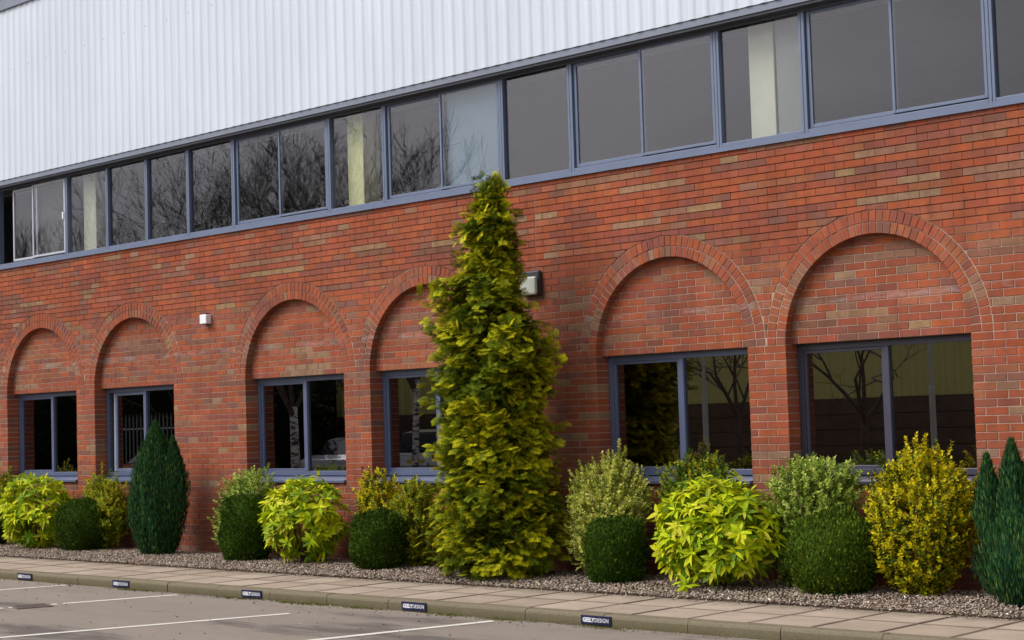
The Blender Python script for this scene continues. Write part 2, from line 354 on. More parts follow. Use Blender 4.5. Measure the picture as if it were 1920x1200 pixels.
# planting bed
bd = MB(); bd.box(XL-2, XR+2, -1.52, 0.06, -0.16, -0.012)
bed = tag(bd.build("planting_bed", M_soil), kind='structure')
N = 46000
px_ = rng.uniform(-25.5, -4.0, N); py_ = -1.55 + 1.56*rng.random(N)**1.15; s_ = rng.uniform(0.006, 0.0145, N)
octv = np.array([(1,0,0),(0,1,0),(-1,0,0),(0,-1,0),(0,0,.75),(0,0,-.6)], float); octt = np.array([(0,1,4),(1,2,4),(2,3,4),(3,0,4),(1,0,5),(2,1,5),(3,2,5),(0,3,5)])
pal = np.array([(0.40,0.31,0.24),(0.30,0.21,0.16),(0.22,0.15,0.115),(0.52,0.44,0.37),(0.36,0.25,0.205),(0.16,0.12,0.10),(0.66,0.60,0.54)])
cc = pal[rng.choice(7, N, p=[.24,.22,.19,.09,.20,.04,.02])]*rng.uniform(.8, 1.15, (N, 1))*np.array([1.18,1.25,1.25])
sc3 = np.stack([s_*rng.uniform(.7,1.3,N), s_*rng.uniform(.8,1.5,N), s_*rng.uniform(.6,1,N)], 1)
hump = 0.006 + 0.02*np.sin(np.clip((py_+1.55)/1.55, 0, 1)*math.pi)
V, T, K = scatter(octv, octt, np.stack([px_, py_, hump + rng.uniform(-.016, .004, N)], 1), rng.normal(size=(N,3))*np.array([1,1,.35]), rng.normal(0,.35,(N,3))+np.array([0,0,1]), sc3, cc)
V += rng.normal(0, 0.0016, V.shape)
go = link(bpy.data.objects.new("gravel", np_mesh("gravel", V, T, K, M_stone))); tag(go, 'mixed cream and brown gravel covering the planting bed', 'gravel', kind='stuff')

# painted bay lines
def bay_line(xa, ya, xb, yb, label, w=0.092, gaps=()):
    d = Vector((xb-xa, yb-ya, 0)); L = d.length; d.normalize(); nrm = Vector((-d.y, d.x, 0))
    m = MB(); cuts = [0.0]
    t = 0.0; pieces = []
    for a, b in gaps: pieces.append((t, a)); t = b
    pieces.append((t, L))
    for a, b in pieces:
        n = max(2, int((b-a)/0.12)); prev = None
        for i in range(n+1):
            s = a + (b-a)*i/n; q = Vector((xa, ya, Z_ROAD+0.004)) + d*s; ww = w/2*(1+random.uniform(-.10, .10))
            cur = (q+nrm*ww, q-nrm*ww)
            if prev: m.quad(prev[0], prev[1], cur[1], cur[0])
            prev = cur
    o = m.build("bay_line", M_line); return tag(o, label, 'road marking', 'white parking bay lines')
bay_line(-17.72, -2.96, -18.30, -4.8, 'farthest white bay line, short one at the left edge of the picture')
bay_line(-15.405, -3.0, -16.79, -7.0, 'white bay line broken where it crosses the drain grate', gaps=[(1.24, 1.30), (1.36, 1.41), (1.47, 1.52), (1.58, 1.63), (1.69, 1.74), (1.80, 1.85)])
bay_line(-12.785, -3.565, -14.15, -7.42, 'long white bay line ending short of the mossy kerb')
bay_line(-10.575, -3.03, -11.46, -6.6, 'nearest white bay line, ending at the kerb below the golden conifer')
# drain grate
dg = empty("drain_grate", (-15.88, -4.50, Z_ROAD), 'rusty slotted drain grate sunk in the asphalt under a bay line', 'drain')
dg.rotation_euler = (0, 0, R_(-19)); dg.scale = (.72, .72, 1)
m = MB(); m.box(-.24,.24,-.24,.24,0.001,0.0025); m.build("pit", M_iron, dg)
m = MB(); [m.box(*q) for q in ((-.26,.26,-.26,-.22,0.001,.010),(-.26,.26,.22,.26,0.001,.010),(-.26,-.22,-.22,.22,0.001,.010),(.22,.26,-.22,.22,0.001,.010))]; m.build("grate_frame", M_iron, dg)
for i in range(8):
    m = MB(); x = -.195+i*.0557; m.box(x-.014, x+.014, -.22, .22, 0.003, .009); m.build("bar", M_iron, dg)
# moss along the kerb foot
NM = 2600
cx = rng.choice(np.array([-13.4, -13.1, -13.6, -11.3, -10.6, -14.5, -12.5, -16.4, -9.4]), NM) + rng.normal(0, .16, NM); cy = KERB_F - np.abs(rng.normal(0, .05, NM)) - .004
tv = np.array([(-.35,0,0),(.35,0,0),(0,1,0)]); tt = np.array([(0,1,2)])
V, T, K = scatter(tv, tt, np.stack([cx, cy, np.full(NM, Z_ROAD)], 1), np.stack([rng.normal(0,.7,NM), rng.normal(0,.7,NM), np.ones(NM)*.6], 1), rng.normal(size=(NM,3)), rng.uniform(.006,.022,NM), np.array([(.16,.17,.03)])*rng.uniform(.5,1.2,(NM,1)))
mo = link(bpy.data.objects.new("moss", np_mesh("moss", V, T, K, M_leaf))); tag(mo, 'yellow green moss along the foot of the kerb', 'moss', kind='stuff')

NG = 1500
gx = rng.uniform(-22, -5, NG); gy = np.where(rng.random(NG) < .45, BED_F - np.abs(rng.normal(0,.07,NG)), np.where(rng.random(NG) < .6, KERB_F-.01-np.abs(rng.normal(0,.12,NG)), rng.uniform(-6, KERB_F, NG)))
gz = np.where(gy > KERB_F, Z_SLAB+.004, Z_ROAD+.004); s_ = rng.uniform(.005,.013,NG)
V, T, K = scatter(octv, octt, np.stack([gx,gy,gz],1), rng.normal(size=(NG,3))*np.array([1,1,.2]), rng.normal(0,.2,(NG,3))+np.array([0,0,1]), np.stack([s_,s_*1.3,s_*.6],1), np.concatenate([pal[:5],[(.20,.15,.03),(.10,.06,.03)]])[rng.choice(7,NG)])
tag(link(bpy.data.objects.new("grit", np_mesh("grit", V, T, K, M_stone))), 'loose grit and leaf bits along the kerb and paving edge', 'grit', kind='stuff')

# ---------------------------------------------------------------- the building
BLD = empty("office_building", (0, 0, 0), 'long red brick office block with arched windows below white ribbed cladding', 'building')
ARCH = [-23.144, -20.654, -17.024, -14.534, -10.858, -8.401]
SPR, SILL, WTOP = 2.325, 0.975, 4.345
ROUT = 1.222; JOINT_X = -12.695; ZSTEP = 3.3375
BC = [((0.355,0.090,0.037), 32), ((0.315,0.083,0.041), 28), ((0.258,0.080,0.050), 18), ((0.220,0.094,0.066), 9), ((0.260,0.130,0.078), 9), ((0.30,0.182,0.104), 4), ((0.33,0.112,0.056), 14)]
LASTC = [None]
def brick_col():
    if LASTC[0] and random.random() < .40:
        k = random.uniform(.92, 1.08); c = LASTC[0]; return (c[0]*k, c[1]*k, c[2]*k)
    t = random.uniform(0, sum(w for _, w in BC)); a = 0
    for c, w in BC:
        a += w
        if t <= a: break
    k = random.uniform(.90, 1.08); LASTC[0] = (c[0]*k, c[1]*k*random.uniform(.95,1.07), c[2]*k*random.uniform(.9,1.15)); return LASTC[0]
def area(p): return 0.5*abs(sum(p[i][0]*p[(i+1)%len(p)][1]-p[(i+1)%len(p)][0]*p[i][1] for i in range(len(p))))
def clip(poly, nx, nz, d):
    out = []
    for i in range(len(poly)):
        a, b = poly[i], poly[(i+1) % len(poly)]; da = a[0]*nx+a[1]*nz-d; db = b[0]*nx+b[1]*nz-d
        if da >= 0: out.append(a)
        if da*db < 0: t = da/(da-db); out.append((a[0]+(b[0]-a[0])*t, a[1]+(b[1]-a[1])*t))
    return out
def row_cells(k, x0, x1):
    off = (k % 2)*0.1125 + 0.02; n0 = math.floor((x0-off)/.225); xs = [x0]
    j = off + n0*.225
    while j < x1:
        if j > x0+0.055 and j < x1-0.055: xs.append(j)
        j += .225
    xs.append(x1)
    g = .005 if k < 43 else .0012
    return [(a + (g if i else 0), b - (g if i < len(xs)-2 else 0)) for i, (a, b) in enumerate(zip(xs[:-1], xs[1:]))]
BR = []      # (poly, y0, y1, full)
for k in range(-2, 58):
    z0, z1 = (k*.075+.005, k*.075+.070) if k < 43 else (k*.075+.0042, k*.075+.0708)
    segs = [(XL, JOINT_X-.006), (JOINT_X+.006, XR)]
    if 13 <= k <= 30:
        for xc in ARCH:
            ns = []
            for a, b in segs:
                if a < xc-1 < b: ns += [(a, xc-1), (xc+1, b)]
                else: ns.append((a, b))
            segs = ns
    for a, b in segs:
        for i, (p, q) in enumerate(row_cells(k, a, b)):
            poly = [(p, z0), (q, z0), (q, z1), (p, z1)]; full = abs((q-p)-(.215 if k < 43 else .2206)) < 1e-4 and k < 43; jamb = False
            if 13 <= k <= 30: jamb = any(abs(p-(xc+1)) < 1e-4 or abs(q-(xc-1)) < 1e-4 for xc in ARCH)
            if k >= 31 and z0 < SPR+ROUT:
                for xc in ARCH:
                    if not poly or min(abs(p-xc), abs(q-xc)) > ROUT+.25: continue
                    ins = [math.hypot(x-xc, z-SPR) < ROUT for x, z in poly]
                    mid_in = p < xc < q and z0 < SPR+ROUT
                    if all(ins): poly = []; break
                    if any(ins) or mid_in:
                        outs = [v for v, t in zip(poly, ins) if not t]
                        ex = sum(v[0] for v in outs)/len(outs)-xc; ez = sum(v[1] for v in outs)/len(outs)-SPR; l = math.hypot(ex, ez)
                        poly = clip(poly, ex/l, ez/l, (xc*ex+SPR*ez)/l + ROUT+.003); full = False
            if len(poly) < 3 or area(poly) < .0009: continue
            BR.append((poly, 0.0, 0.215 if jamb else 0.10, full and not jamb))
for xc in ARCH:                                           # infill panels inside the arches
    for k in range(31, 45):
        for p, q in row_cells(k, xc-1.06, xc+1.06):
            BR.append(([(p,k*.075+.005),(q,k*.075+.005),(q,k*.075+.07),(p,k*.075+.07)], 0.10, 0.225 if k == 31 else 0.16, False))
# mortar body of the wall
wm = MB()
def face(x0, x1, z0, z1):
    for a, b, y in ((z0, min(z1, ZSTEP), .0055), (max(z0, ZSTEP), z1, .0125)):
        if b > a: wm.quad((x0,y,a),(x1,y,a),(x1,y,b),(x0,y,b))
lo = [XL] + [v for xc in ARCH for v in (xc-1.004, xc+1.004)] + [XR]
for i in range(0, len(lo), 2): face(lo[i], lo[i+1], -0.3, SPR)
hi = [XL] + [v for xc in ARCH for v in (xc-1.215, xc+1.215)] + [XR]
for i in range(0, len(hi), 2): face(hi[i], hi[i+1], SPR, WTOP)
for xc in ARCH:
    face(xc-1.004, xc+1.004, -0.3, SILL)
    for s in (-1, 1):
        x = xc+s*1.004; wm.quad((x,.0055,SILL),(x,.35,SILL),(x,.35,SPR),(x,.0055,SPR))
    n = 40
    for i in range(n):
        a0, a1 = math.pi*i/n, math.pi*(i+1)/n
        xa, za = xc+1.215*math.cos(a0), SPR+1.215*math.sin(a0); xb, zb = xc+1.215*math.cos(a1), SPR+1.215*math.sin(a1)
        for (l0a, l0b, l1, y) in ((za, zb, ZSTEP, .0055), (max(za, ZSTEP), max(zb, ZSTEP), WTOP, .0125)):
            if l1 > min(l0a, l0b)+1e-6: wm.quad((xa,y,l0a),(xa,y,max(l1,l0a)),(xb,y,max(l1,l0b)),(xb,y,l0b))
    wm.quad((xc-1.08,.1055,SPR+.004),(xc+1.08,.1055,SPR+.004),(xc+1.08,.1055,SPR+1.08),(xc-1.08,.1055,SPR+1.08))
    wm.quad((xc-1.08,.1055,SPR+.003),(xc+1.08,.1055,SPR+.003),(xc+1.08,.35,SPR+.003),(xc-1.08,.35,SPR+.003))
wm.quad((XL,.0125,WTOP),(XR,.0125,WTOP),(XR,.35,WTOP),(XL,.35,WTOP))
wm.quad((XL,0.0,-.3),(XL,.35,-.3),(XL,.35,WTOP),(XL,0.0,WTOP)); wm.quad((XR,0.0,-.3),(XR,.35,-.3),(XR,.35,WTOP),(XR,0.0,WTOP))
WALL = wm.build("wall", M_mortar, BLD)
m = MB(); m.box(JOINT_X-.0055, JOINT_X+.0055, .003, .01, 0, WTOP); m.build("movement_joint", M_sealant, WALL)

def cam_px(x, y, z):
    d = Vector((x, y, z))-CAM; w = d.dot(cf); return (960+3151.5*d.dot(cr)/w, 600-3151.5*d.dot(cu)/w, w)
cand = []
for i, (poly, y0, y1, full) in enumerate(BR):
    u, v, w = cam_px(sum(p[0] for p in poly)/len(poly), y0, sum(p[1] for p in poly)/len(poly))
    if 10 < u < 1910 and 10 < v < 1190 and y0 == 0.0:
        hid = v > 850 and u > 1000
        if not hid and area(poly) > .008: cand.append((w, i))
single = set(i for _, i in sorted(cand)[:300])
m = MB(); m.prism([(-.1075,-.0325),(.1075,-.0325),(.1075,.0325),(-.1075,.0325)], 0, .10, .0035); full_me = m.mesh("brick", M_brick1)
bulk = MB()
for i, (poly, y0, y1, full) in enumerate(BR):
    c = brick_col(); dy = random.uniform(-.0022, .0012)
    if i in single:
        if full:
            o = bpy.data.objects.new("brick", full_me); o.location = ((poly[0][0]+poly[1][0])/2, dy, (poly[0][1]+poly[2][1])/2)
            o.rotation_euler = (random.uniform(-.008,.008), random.uniform(-.005,.005), random.uniform(-.005,.005))
        else:
            b = MB(); b.prism(poly, y0+dy, y1, .0035); o = bpy.data.objects.new("brick", b.mesh("brick", M_brick1))
        link(o, WALL); o.color = (*c, 1)
    else: bulk.prism(poly, y0+dy, y1, .0035, c)
bk = bulk.build("bricks", M_brick, WALL); bk['kind'] = 'stuff'
# arches: two rings of headers each
for ai, xc in enumerate(ARCH):
    m = MB(); n = 48
    for i in range(n):
        a0, a1 = math.pi*i/n, math.pi*(i+1)/n; P = lambda r, a, y: (xc+r*math.cos(a), y, SPR+r*math.sin(a))
        m.quad(P(1.005,a0,.005),P(1.23,a0,.005),P(1.23,a1,.005),P(1.005,a1,.005)); m.quad(P(1.005,a0,.005),P(1.005,a1,.005),P(1.005,a1,.12),P(1.005,a0,.12))
    AR = m.build("brick_arch", M_mortar, BLD)
    bulk = MB()
    for r0, r1, nb in ((1.0, 1.1025, 44), (1.1125, 1.215, 48)):
        for j in range(nb):
            ga = .005/((r0+r1)/2); a0 = math.pi*j/nb+ga; a1 = math.pi*(j+1)/nb-ga; am = (a0+a1)/2
            w0, w1 = r0*math.tan((a1-a0)/2), r1*math.tan((a1-a0)/2); ta = (-math.sin(am), math.cos(am)); ra = (math.cos(am), math.sin(am))
            pt = lambda r, t: (xc+ra[0]*r+ta[0]*t, SPR+ra[1]*r+ta[1]*t)
            poly = [pt(r0,-w0), pt(r1,-w1), pt(r1,w1), pt(r0,w0)]
            c = brick_col(); y0 = random.uniform(-.003, .001)
            if ai in (5, 4, 2):
                b = MB(); b.prism(poly, y0, .104, .003); o = bpy.data.objects.new("arch_brick", b.mesh("arch_brick", M_brick1)); link(o, AR); o.color = (*c, 1)
            else: bulk.prism(poly, y0, .104, .003, c)
    if bulk.v: bulk.build("arch_bricks", M_brick, AR)['kind'] = 'stuff'

# frames made of bars in the wall plane
def bars(m, x0, x1, z0, z1, w, y0, y1, wb=None, wt=None):
    wb = wb or w; wt = wt or w
    m.box(x0, x0+w, y0, y1, z0, z1); m.box(x1-w, x1, y0, y1, z0, z1)
    m.box(x0+w, x1-w, y0+.001, y1-.001, z0, z0+wb); m.box(x0+w, x1-w, y0+.001, y1-.001, z1-wt, z1); return m
def pane(x0, x1, z0, z1, y, mat, parent, name="pane"):
    m = MB(); m.box(x0, x1, y, y+.006, z0, z1); o = m.build(name, mat, parent); return o
# ground floor windows
for ai, xc in enumerate(ARCH):
    fm = M_frame_dark if ai == 5 else M_frame_low
    x0, x1, zb, zt = xc-1.0, xc+1.0, 1.035, SPR
    m = MB(); bars(m, x0+.002, x1-.002, zb, zt-.001, .062, .20, .27, .06, .062); m.box(xc-.028, xc+.028, .197, .272, zb+.06, zt-.062)
    W = m.build("window", fm, BLD, bevel=.004)
    m = MB(); m.add([(x0-.03+.034,-.035,.985),(x1-.004,-.035,.985),(x1-.004,.262,1.034),(x0+.004,.262,1.034),(x0+.004,-.035,.952),(x1-.004,-.035,.952),(x1-.004,.262,.977),(x0+.004,.262,.977)],
                    [(0,1,2,3),(4,7,6,5),(0,4,5,1),(1,5,6,2),(2,6,7,3),(3,7,4,0)]); m.build("sill", fm, W, bevel=.004)
    if ai == 1:
        m = MB(); bars(m, x0+.20, xc-.03, zb+.062, zt-.064, .045, .225, .262); m.build("sash", M_frame, W, bevel=.003)
        m = MB(); m.add([(x0+.13,.24,zb+.07),(x0+.19,.23,zb+.07),(x0+.19,.23,zt-.07),(x0+.15,.24,zt-.07),(x0+.13,.30,zb+.07),(x0+.19,.30,zb+.07),(x0+.19,.30,zt-.07),(x0+.15,.30,zt-.07)],
             [(0,1,2,3),(0,3,7,4),(1,5,6,2),(4,7,6,5)]); m.build("open_sash_edge", M_frame_pale, W)
        pane(x0+.245, xc-.075, zb+.107, zt-.109, .240, M_glass_low, W)
        pane(xc+.028, x1-.064, zb+.06, zt-.063, .232, M_glass_low, W)
    else:
        m = MB(); bars(m, x0+.066, xc-.030, zb+.062, zt-.064, .030, .212, .255); m.build("sash", fm, W, bevel=.003)
        pane(x0+.094, xc-.058, zb+.090, zt-.092, .236, M_glass_low, W); pane(xc+.028, x1-.064, zb+.058, zt-.060, .230, M_glass_low, W)
# rooms behind the windows
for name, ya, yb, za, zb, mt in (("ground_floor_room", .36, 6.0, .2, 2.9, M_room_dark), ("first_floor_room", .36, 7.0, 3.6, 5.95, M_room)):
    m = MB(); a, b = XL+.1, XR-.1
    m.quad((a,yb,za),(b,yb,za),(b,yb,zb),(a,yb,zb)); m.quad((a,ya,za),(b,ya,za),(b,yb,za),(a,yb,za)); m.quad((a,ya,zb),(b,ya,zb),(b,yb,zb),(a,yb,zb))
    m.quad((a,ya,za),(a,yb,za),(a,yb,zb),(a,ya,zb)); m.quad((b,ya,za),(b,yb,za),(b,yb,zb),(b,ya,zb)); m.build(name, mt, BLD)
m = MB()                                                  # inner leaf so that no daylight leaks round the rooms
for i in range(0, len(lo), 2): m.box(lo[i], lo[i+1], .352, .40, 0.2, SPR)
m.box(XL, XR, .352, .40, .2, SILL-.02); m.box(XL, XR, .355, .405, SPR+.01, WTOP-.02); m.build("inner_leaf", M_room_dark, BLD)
# strip of first floor windows
SZ0, SZ1 = 4.352, 5.66
BAYS = [(-26.4,-25.35,'f'),(-25.35,-24.36,'f'),(-24.36,-22.354,'o'),(-22.354,-21.254,'f'),(-21.254,-20.245,'f'),(-20.245,-19.24,'f'),(-19.24,-18.209,'f'),(-18.209,-16.218,'s'),
        (-16.218,-15.173,'f'),(-15.173,-13.168,'s'),(-13.168,-12.117,'f'),(-12.117,-10.105,'s'),(-10.105,-9.074,'f'),(-9.074,-7.079,'s'),(-7.079,-6.03,'f'),(-6.03,-4.0,'s')]
m = MB(); m.box(-26.5, XR, -.028, .10, 4.338, 4.3505); m.box(-26.5, XR, -.030, -.018, 4.327, 4.372); m.build("strip_sill", M_frame, BLD)
for x0, x1, kd in BAYS:
    m = MB(); bars(m, x0+.002, x1-.002, SZ0+.001, SZ1, .036 if kd != 'f' else .030, 0.0, .085, .062, .06)
    W = m.build("window", M_frame, BLD, bevel=.004); xm = (x0+x1)/2
    if kd == 'f': pane(x0+.031, x1-.031, SZ0+.062, SZ1-.059, .040, M_glass_up, W)
    elif kd == 's':
        m = MB(); bars(m, x0+.045, xm+.022, SZ0+.072, SZ1-.07, .038, .030, .058); m.build("sash", M_frame, W, bevel=.003)
        m = MB(); bars(m, xm-.020, x1-.045, SZ0+.076, SZ1-.07, .030, .006, .028); m.build("sash", M_frame, W, bevel=.003)
        pane(x0+.082, xm-.015, SZ0+.109, SZ1-.107, .042, M_glass_up, W); pane(xm+.009, x1-.074, SZ0+.105, SZ1-.099, .015, M_glass_up, W)
    else:
        m = MB(); bars(m, x0+.40, xm+.12, SZ0+.08, SZ1-.09, .035, .035, .058); m.build("sash", M_frame_pale, W, bevel=.003)
        m = MB(); bars(m, xm+.02, x1-.045, SZ0+.085, SZ1-.085, .032, .006, .028); m.build("sash", M_frame_pale, W, bevel=.003)
        m = MB(); m.box(x1-.10, x1-.065, -.012, .006, 4.95, 5.06); m.build("handle", M_white, W, bevel=.003)
        pane(x0+.434, xm+.086, SZ0+.114, SZ1-.124, .046, M_glass_up, W); pane(xm+.051, x1-.076, SZ0+.116, SZ1-.116, .016, M_glass_up, W)
for xa, xb, mt in ((-16.10,-15.80,M_column),(-9.86,-9.55,M_column2),(-22.22,-21.88,M_column2)):
    m = MB(); m.box(xa, xb, .22, .50, 3.7, 5.94); m.build("column", mt, BLD, bevel=.01)
m = MB(); m.box(-14.15, -13.19, .095, .10, 4.42, 5.60); m.build("blind", M_blind, BLD)
m = MB(); m.box(-23.30, -22.42, .10, .105, 4.42, 5.58); m.build("dark_backing_sheet", M_room_dark, BLD)  # dark sheet added behind the open window to darken its panes
m = MB(); m.box(-9.46, -9.13, .13, .14, 4.40, 5.62); m.build("blind", M_curtain, BLD)
# ribbed cladding
m = MB(); P = .175; xs = []; x = -30.0
while x < -2.0:
    xs += [(x, -.146), (x+.070, -.146), (x+.110, -.1555), (x+.140, -.1555)]; x += P
CZ0, CZ1 = 5.715, 8.42
for (xa, ya), (xb, yb) in zip(xs[:-1], xs[1:]):
    m.quad((xa,ya,CZ0),(xb,yb,CZ0),(xb,yb,CZ1),(xa,ya,CZ1))
CL = m.build("cladding", M_clad, BLD)
sm = MB()
for zr in (7.45,):
    x = -30.0 + .045
    while x < -2.2:
        sm.tube([(x, -.145, zr), (x, -.150, zr)], .008, 6); x += P*3
sm.build("fixing_screws", M_trim, CL)['kind'] = 'stuff'
m = MB(); m.box(-30, -2, -.136, .02, 5.640, 5.712); m.build("drip_trim", M_trim, BLD)
m = MB(); m.box(-26.5, XR, -.012, -.001, 5.578, 5.6115); m.build("head_shade_strip", M_soffit, BLD)  # dark strip standing in for the shadow under the cladding overhang
m = MB(); m.box(-30, -2, -.118, .36, 5.612, 5.6395); m.build("soffit", M_soffit, BLD)
m = MB(); m.box(-30, -2, -.19, .1, 8.42, 8.60); m.box(-30, -2, -.205, .1, 8.602, 8.63); m.build("eaves_trim", M_trim, BLD)
m = MB(); m.box(-30, -2, -.10, 12, 8.40, 8.55); m.build("roof", M_clad, BLD)
m = MB(); m.box(-30, -2, -.10, -.02, 5.72, 8.40); m.box(-30, -2, .36, .45, 5.6, 8.4); m.build("cladding_back", M_trim, BLD)

# wall fittings
SB = empty("wall_sensor", (-18.81, 0, 3.18), 'small white sensor box high on the brick wall', 'sensor')
m = MB(); m.box(-.075,.075,-.10,-.004,-.065,.065); m.build("housing", M_white, SB, bevel=.012)
m = MB(); m.box(-.03,.03,-.07,-.004,.066,.085); m.build("bracket", M_black, SB, bevel=.004)
m = MB(); m.box(-.06,.06,-.09,-.02,-.075,-.066); m.build("base", M_black, SB, bevel=.003)
FL = empty("bulkhead_light", (-12.745, 0, 3.19), 'dark bulkhead wall light with a white lens beside the tall conifer', 'wall light')
m = MB(); m.box(-.14,.14,-.055,-.003,-.14,.145); m.build("housing", M_black, FL, bevel=.02)
m = MB(); m.box(-.128,.122,-.105,-.056,-.13,.075); m.build("lens", M_lens, FL, bevel=.02)

# kerb plates
def text_mesh(txt, size, mat, bold=0.0):
    cu_ = bpy.data.curves.new("lettering", 'FONT'); cu_.body = txt; cu_.size = size; cu_.extrude = .0006; cu_.offset = bold; cu_.resolution_u = 2
    o = bpy.data.objects.new("t", cu_); C.objects.link(o); dg_ = bpy.context.evaluated_depsgraph_get()
    me = bpy.data.meshes.new_from_object(o.evaluated_get(dg_)); bpy.data.objects.remove(o); bpy.data.curves.remove(cu_)
    me.materials.clear(); me.materials.append(mat); return me
tA = text_mesh("GEELY", .052, M_letter, .0018); tB = text_mesh("DESIGN", .052, M_letter, .0)
def tw(me): xs = [v.co.x for v in me.vertices]; return min(xs), max(xs)
a0, a1 = tw(tA); b0, b1 = tw(tB); wtot = (a1-a0)+(b1-b0)+.004; kx = .290/wtot
for x, lab in ((-18.790,'farthest navy bay plate on the kerb, near the left edge of the picture'),(-16.690,'navy bay plate on the kerb below the tall dark green conifer'),(-14.265,'navy bay plate on the kerb below the clipped bush at the middle yellow shrub'),
               (-11.780,'navy bay plate on the kerb just left of the golden conifer'),(-9.505,'nearest navy bay plate on the kerb, letters readable')):
    kp = empty("bay_plate", (x, KERB_F, -.070), lab, 'sign', 'navy plates fixed to the kerb')
    m = MB(); m.box(-.168,.168,-.012,.002,-.040,.038); m.build("plate", M_navy, kp, bevel=.002)
    for me, xx in ((tA, -.145 - a0*kx), (tB, -.145 + (a1-a0+.004)*kx - b0*kx)):
        o = bpy.data.objects.new("lettering", me); link(o, kp); o.location = (xx, -.0135, -.017); o.rotation_euler = (math.pi/2, 0, 0); o.scale = (kx, .95, 1)

# ---------------------------------------------------------------- planting
dia = np.array([(-.5,.45,.10),(0,0,0),(.5,.45,.10),(0,1,0)]); diat = np.array([(0,1,3),(1,2,3)])
def rand_dirs(n, up=0.0, front=None):
    d = rng.normal(size=(n, 3)); d[:, 2] += up; return unit(d)
def ell(n, lobes):
    """points on the surface of a union of ellipsoids, with outward normals"""
    P, Nn = [], []; w = np.array([l[3]*l[5] for l in lobes]); w = w/w.sum()
    for l, k in zip(lobes, (w*n*1.6).astype(int)):
        d = rand_dirs(k); c = np.array(l[:3]); r = np.array(l[3:6]); q = c + d*r; nn = unit(d/r); keep = np.ones(k, bool)
        for l2 in lobes:
            if l2 is l: continue
            keep &= (((q-np.array(l2[:3]))/np.array(l2[3:6]))**2).sum(1) > .80
        keep &= q[:, 2] > .03
        P.append(q[keep]); Nn.append(nn[keep])
    P = np.concatenate(P); Nn = np.concatenate(Nn); i = rng.permutation(len(P))[:n]; return P[i], Nn[i]
def plant(name, loc, label, cat, group=None): return empty(name, (loc[0], loc[1], 0.0), label, cat, group)
def stems(root, n, h, spread, r=.008):
    for i in range(n):
        a = 2*math.pi*i/n + random.uniform(-.4,.4); s = spread*random.uniform(.5,1); m = MB()
        m.tube([(.03*math.cos(a),.03*math.sin(a),-.03),(s*.45*math.cos(a),s*.45*math.sin(a),h*.45),(s*math.cos(a),s*math.sin(a),h)], [r*1.4,r,r*.5], 5); m.build("stem", M_stem, root, smooth=True)
def foliage(root, parts, mat, name="foliage"):
    V, T, K = merge(parts); o = link(bpy.data.objects.new(name, np_mesh(name, V, T, np.clip(K, 0, 1), mat)), root); o['kind'] = 'stuff'; return o

def euonymus(loc, w, h, lobes, label, pal, nshoot=260, tips=(), leaf=.037, group='variegated evergreen shrubs along the wall'):
    root = plant("variegated_shrub", loc, label, 'shrub', group)
    nshoot = int(nshoot*2.3); P, Nn = ell(nshoot, lobes); stray = (rng.random(len(P)) < .14)*rng.uniform(.02,.12,len(P)); P = P + (Nn*.5+np.array([0,0,.8]))*stray[:, None]; q_ = nshoot//3; ctr = np.array([0,0,h*.5]); P = np.concatenate([P, ctr+(P[:q_]-ctr)*.72]); Nn = np.concatenate([Nn, Nn[:q_]]); ax = unit(Nn*.75 + np.array([0,0,.75]) + rng.normal(0,.25,P.shape)); L = rng.uniform(.09,.25,len(P)); st = P - ax*L[:, None]*rng.uniform(.45,.95,(len(P),1))
    for (tx, ty, tz, k) in tips:
        st = np.concatenate([st, np.array([[tx+rng.normal(0,.01), ty+rng.normal(0,.01), tz-.06*j] for j in range(k)])]); ax = np.concatenate([ax, np.tile([[rng.normal(0,.12),rng.normal(0,.12),1]], (k,1))]); L = np.concatenate([L, np.full(k, .12)])
    n = len(st); per = 26; t = np.tile(np.linspace(.05, 1.0, per), (n, 1)); az = np.tile(np.arange(per)*2.4, (n, 1)) + rng.uniform(0, 6.3, (n,1))
    pos = st[:, None] + ax[:, None]*(t*L[:, None])[..., None]; u1 = unit(np.cross(ax, rng.normal(size=ax.shape))); u2 = np.cross(unit(ax), u1)
    rad = u1[:, None]*np.cos(az)[..., None] + u2[:, None]*np.sin(az)[..., None]
    la = unit(rad + ax[:, None]*(.35+.9*(t**3))[..., None] + rng.normal(0,.18,rad.shape)); nr = unit(ax[:, None]*1.0 - rad*.3 + rng.normal(0,.3,rad.shape))
    cols, wts = zip(*pal); cols = np.array(cols); shoot = rng.choice(len(cols), (n,1), p=np.array(wts)/sum(wts)); leafc = rng.choice(len(cols), (n, per), p=np.array(wts)/sum(wts))
    ci = np.where(rng.random((n,per)) < .5, np.broadcast_to(shoot, (n,per)), leafc); col = cols[ci]*rng.uniform(.75,1.2,(n,per,1))
    s = leaf*rng.uniform(.7,1.2,n*per); sc = np.stack([s*.62, s, s], 1)
    foliage(root, [scatter(dia, diat, pos.reshape(-1,3), la.reshape(-1,3), nr.reshape(-1,3), sc, col.reshape(-1,3))], M_leaf)
    stems(root, 7, h*.75, w*.33); return root
GOLD = [((.74,.63,.012),7),((.60,.54,.014),4),((.22,.26,.016),3),((.045,.085,.010),4)]
GOLDG = [((.52,.48,.02),4),((.33,.37,.02),3),((.10,.19,.02),3)]
SILV = [((.66,.66,.12),6),((.46,.51,.07),3),((.14,.22,.03),3),((.76,.75,.28),2)]
SILG = [((.46,.55,.09),4),((.24,.37,.05),4),((.62,.68,.18),2),((.08,.16,.02),2)]

